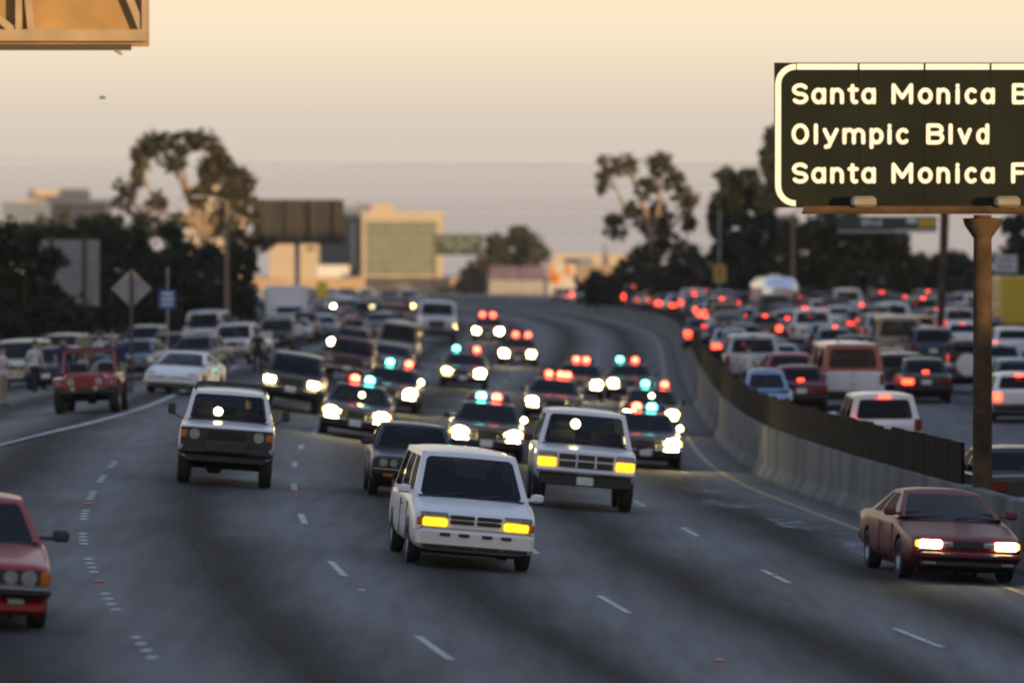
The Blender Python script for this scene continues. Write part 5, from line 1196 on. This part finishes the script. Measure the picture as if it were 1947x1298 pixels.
for k in range(6):
    for j in range(5): slab(o, 'window', dkw, 360+j*20, 372+j*20, 365+k*20, 374+k*20, 1249.7, .5)
o = empty('boundary_wall', (at(675, 0, 960).x, 960, 1)); tag(o, 'long tan wall glowing in the low sun beyond the traffic', 'wall')
for j in range(12): slab(o, 'wall_panel', tan, 478+j*32.8, 478+(j+1)*32.8-.25, 527+(j % 3)*.4, 572, 960, .5, True)
o = empty('parked_trailer', (at(632, 0, 966).x, 966, 1)); tag(o, 'white semi trailer parked behind the tan wall', 'trailer')
slab(o, 'cargo_box', K['white'], 603, 664, 504, 527, 966, 2.6); slab(o, 'wheels', K['tyre'], 640, 655, 527, 560, 966.2, 2, True); slab(o, 'landing_gear', K['trim'], 612, 615, 527, 560, 966.4, .3, True)
o = bld('low_building', 'beige windowless building with a small dark sign beyond the bend', 985); o.location.x = at(1140, 0, 985).x
slab(o, 'wall', mat('beige block wall', (.30, .23, .17), .9, var=.1, scale=.3), 1096, 1187, 504, 570, 985, 20, True); slab(o, 'wall_sign', mat('dark sign', (.03, .06, .04), .5), 1121, 1146, 512, 532, 984.7, .3); slab(o, 'corner_pier', tan, 1168, 1176, 505, 570, 984.6, .4, True)
o = bld('low_building', 'cream flat-roofed building catching sun behind the beige one', 1120); o.location.x = at(1120, 0, 1120).x
slab(o, 'wall', stucco, 1052, 1145, 482, 560, 1120, 14, True); slab(o, 'roof_unit', grey_shade, 1100, 1126, 490, 506, 1116, 2); slab(o, 'annex', stucco, 1156, 1192, 484, 560, 1122, 10, True); slab(o, 'chimney', grey_shade, 1146, 1154, 466, 510, 1123, 2, True)
o = empty('mural_wall', (at(1010, 0, 930).x, 930, 1)); tag(o, 'painted mural wall with purple and orange panels beyond the bend', 'wall')
for u0, u1, v0, v1, c in ((930, 985, 506, 532, (.14, .11, .16)), (988, 1038, 506, 530, (.13, .10, .16)), (930, 1034, 533, 572, (.30, .29, .28)), (1042, 1094, 502, 572, (.50, .46, .42))):
    slab(o, 'wall_panel', mat('mural %d %d' % (u0, v0), c, .85, var=.25, scale=.5), u0, u1, v0, v1, 930, .4, v1 > 560)
for u0, u1, v0, v1 in ((1044, 1054, 505, 536), (1050, 1066, 520, 538), (1076, 1086, 505, 524)): slab(o, 'painted_stroke', mat('mural orange', (.60, .20, .03), .8), u0, u1, v0, v1, 929.7, .2)
o = empty('billboard', (at(567, 0, 450).x, 450, 1)); tag(o, 'dark back of a large billboard above the cream building', 'billboard')
bbm = mat('billboard back', (.036, .033, .030), .9, var=.25, scale=.8)
for j in range(6): slab(o, 'back_panel', bbm, 480+j*29, 480+(j+1)*29-.4, 380, 462, 450, .2)
for j in range(4): slab(o, 'truss', mat('dark steel', (.05, .04, .035), .7), 497+j*46, 500+j*46, 378, 464, 449.6, .2)
slab(o, 'catwalk', mat('dark steel', (.05, .04, .035), .7), 478, 656, 460, 464, 448.8, .9); slab(o, 'post', K['steel'], 560, 570, 464, 560, 450.3, .6, True)

# ------------------------------------------------------------------ signs and lamp posts
def sign_panel(name, label, Y, u0, u1, v0, v1, m, posts, pm_=None, bars=(), barm=None, cat='road sign', diamond=False, pr_=.035):
    c = at((u0+u1)/2, 0, Y); o = empty(name, (c.x, Y, gz(c.x, Y))); tag(o, label, cat)
    a, b = at(u0, v0, Y), at(u1, v1, Y)
    if diamond:
        cx_, cz_ = (a.x+b.x)/2, (a.z+b.z)/2; mb = MB()
        for y in (Y-.012, Y+.012): mb.v += [(a.x, y, cz_), (cx_, y, b.z), (b.x, y, cz_), (cx_, y, a.z)]
        for f in ((0,1,2,3),(7,6,5,4),(0,4,5,1),(1,5,6,2),(2,6,7,3),(3,7,4,0)): mb.face(f)
        pbuild(mb, 'panel', m, o)
    else: pbuild(MB().box(((a.x+b.x)/2, Y, (a.z+b.z)/2), (b.x-a.x, .03, a.z-b.z)), 'panel', m, o)
    for (u, vtop, front) in posts:
        x = at(u, 0, Y).x; y = Y+(-.06 if front else .06)
        pbuild(MB().tube([(x, y, gz(x, Y)-.2), (x, y, at(0, vtop, Y).z)], pr_, 8), 'post', pm_ or K['steel'], o, 50)
    for (ua, ub, va, vb) in bars:
        p, q = at(ua, va, Y), at(ub, vb, Y); pbuild(MB().box(((p.x+q.x)/2, Y-.02, (p.z+q.z)/2), (q.x-p.x, .012, p.z-q.z)), 'legend', barm, o)
    return o
alu = mat('sign back aluminium', (.26, .255, .25), .6, var=.15, scale=2); wood = mat('timber post', (.10, .07, .05), .9)
sign_panel('sign_back', 'large pale sign back on two timber posts sunk in the bushes', 262, 70, 189, 456, 582, alu, [(97, 450, 1), (160, 450, 1)], wood, pr_=.10)
sign_panel('diamond_sign', 'grey back of a diamond road sign by the hedge', 178, 211, 289, 511, 586, alu, [(250, 511, 1)], wood, diamond=True, pr_=.05)
blue = mat('sign blue', (.04, .10, .30), .5); wl = mat('sign white', (.6, .62, .66), .5)
sign_panel('roadside_sign', 'small blue road sign with white lines on a thin pole', 215, 302, 334, 551, 587, blue, [(318, 508, 0)], None, [(308, 328, 556, 561), (307, 330, 566, 571), (308, 328, 576, 581)], wl)
yel = mat('sign yellow', (.55, .36, .03), .5); dk = mat('sign legend black', (.03, .03, .03), .6)
sign_panel('warning_sign', 'yellow rectangular road sign under a thin lamp post by the trees', 400, 1357, 1380, 504, 535, yel, [(1368, 400, 0)], None, [(1361, 1376, 509, 513), (1361, 1376, 517, 521), (1361, 1376, 525, 529)], dk, pr_=.06)
sign_panel('regulation_sign', 'white rectangular road sign above the yellow box truck', 330, 1890, 1934, 485, 518, mat('sign grey white', (.50, .51, .52), .5), [(1913, 518, 0)], None, [(1898, 1927, 491, 499), (1897, 1927, 504, 512)], mat('sign legend grey', (.26, .27, .29), .6))
sign_panel('warning_sign', 'bright yellow lit sign among the stopped oncoming cars', 430, 603, 622, 536, 566, mat('sign bright yellow', (.75, .58, .02), .4), [(608, 536, 0)], None)
o = sign_panel('guide_sign', 'small green guide sign hanging over the bend of the road', 620, 828, 916, 446, 485, mat('far sign green', (.025, .045, .038), .6), [(824, 446, 0), (919, 446, 0)], rust, [(834, 860, 453, 459), (866, 882, 453, 459), (888, 910, 453, 459), (846, 866, 464, 470), (870, 896, 464, 470), (866, 874, 474, 480)], mat('sign dim legend', (.17, .18, .17), .7), pr_=.06)
# second green sign below the lamp rail of the big one, on a tapered mast
Y2 = 260.0; o = sign_panel('guide_sign', 'green guide sign with a yellow tab seen beneath the big sign', Y2, 1592, 1781, 412, 437, mat('far sign green', (.025, .045, .038), .6), [], None)
lettering('Blvd', at(1639, 0, Y2).x, at(1676, 0, Y2).x, at(0, 429, Y2).z, 13/FPX*Y2, Y2-.02, wl, o)
pbuild(MB().box((at(1762, 424, Y2)-Vector((0, .03, 0))), (33/FPX*Y2, .02, 16/FPX*Y2)), 'exit_tab', yel, o)
pbuild(MB().box((at(1733, 420, Y2)-Vector((0, .03, 0))), (18/FPX*Y2, .02, 10/FPX*Y2)), 'route_shield', wl, o)
pbuild(MB().box((at(1686, 440, Y2)-Vector((0, .25, 0))), (188/FPX*Y2, .12, .10)), 'lamp_rail', K['steel'], o)
pbuild(MB().tube([(at(1788, 0, Y2).x, Y2+.2, gz(at(1788, 0, Y2).x, Y2)-.2), at(1796, 440, Y2)+Vector((0, .2, 0)), at(1797, 380, Y2)+Vector((0, .2, 0))], [.17, .20, .20], 12), 'post', rust, o, 50)
def lamp_post(u, Y, vtop, lb, arm):
    x = at(u, 0, Y).x; o = empty('lamp_post', (x, Y, gz(x, Y))); tag(o, lb, 'lamp post'); zt_ = at(0, vtop, Y).z
    pbuild(MB().tube([(x, Y, gz(x, Y)-.2), (x, Y, zt_)], [.15, .10], 10), 'post', mat('lamp post paint', (.20, .145, .095), .7), o, 50)
    p = Vector((x, Y, zt_)); q = p+Vector((arm, 0, .35)); pbuild(MB().tube([p, p+Vector((arm*.4, 0, .28)), q], .045, 6), 'arm', K['steel'], o, 50)
    pbuild(MB().cbox(q+Vector((arm*.12, 0, -.05)), (.7, .3, .16), .05), 'lamp_head', K['steel'], o)
lamp_post(1508, 380, 405, 'brown lamp post just left of the green guide sign', 1.6)
lamp_post(431, 300, 385, 'grey lamp post at the far end of the hedge', -1.4)
# ------------------------------------------------------------------ overhead wires
wmat = mat('power cable', (.05, .05, .06), .6, var=0)
for i, (va, vb, sag) in enumerate([(318, 300, 8), (330, 312, 8), (341, 325, 8), (352, 338, 9), (300, 310, 10), (372, 372, 9), (388, 384, 9), (402, 408, 10), (418, 420, 10), (432, 430, 10)]):
    mb = MB(); Y = 640+i*6; pts = []
    for k in range(25):
        t = k/24; u = -60+t*2070; v = va+(vb-va)*t+sag*4*t*(1-t); pts.append(at(u, v, Y))
    tag(mb.tube(pts, .024, 5).build('power_line', wmat), 'thin power line crossing the sky behind the trees', 'cable', 'power lines across the sky')
# a small bird high in the sky
p = at(195, 187, 150); o = empty('bird', p); tag(o, 'tiny dark bird flying high in the sky', 'bird'); s_ = .055
mb = MB().tube([(-2*s_, 0, 0), (-.6*s_, 0, .25*s_), (.8*s_, 0, .2*s_), (1.8*s_, 0, .35*s_)], [.1*s_, .55*s_, .5*s_, .1*s_], 8); mb.build('body', dk, o)
for sgn in (-1, 1): MB().quad((-.5*s_, 0, .3*s_), (.6*s_, 0, .3*s_), (.2*s_, sgn*2.4*s_, 1.3*s_), (-.3*s_, sgn*2.2*s_, 1.2*s_)).build('wing', dk, o)
# red crate left against the barrier
Yc = 110; xc = RX(Yc)+.52; o = empty('crate', (xc, Yc, gz(xc, Yc))); tag(o, 'red plastic crate lying against the foot of the concrete barrier', 'crate'); rc = mat('red plastic', (.22, .03, .03), .5)
for dx, dy, w_, d_ in ((-.16, 0, .02, .4), (.16, 0, .02, .4), (0, -.2, .34, .02), (0, .2, .34, .02)): MB().box((dx, dy, .15), (w_, d_, .28)).build('side', rc, o)
MB().box((0, 0, .02), (.34, .42, .02)).build('bottom', rc, o)
# ------------------------------------------------------------------ thin evening haze over the whole place
hm = bpy.data.materials.new('evening haze'); hm.use_nodes = True; t = hm.node_tree; t.nodes.clear()
_o = t.nodes.new('ShaderNodeOutputMaterial'); _v = t.nodes.new('ShaderNodeVolumePrincipled')
_v.inputs['Color'].default_value = (.93, .90, .90, 1); _v.inputs['Density'].default_value = .00006; _v.inputs['Anisotropy'].default_value = .2
t.links.new(_v.outputs[0], _o.inputs['Volume'])
tag(MB().box((0, 700, 12.5), (1200, 1700, 31)).build('haze', hm), 'thin pale evening haze hanging over the road', kind='stuff')
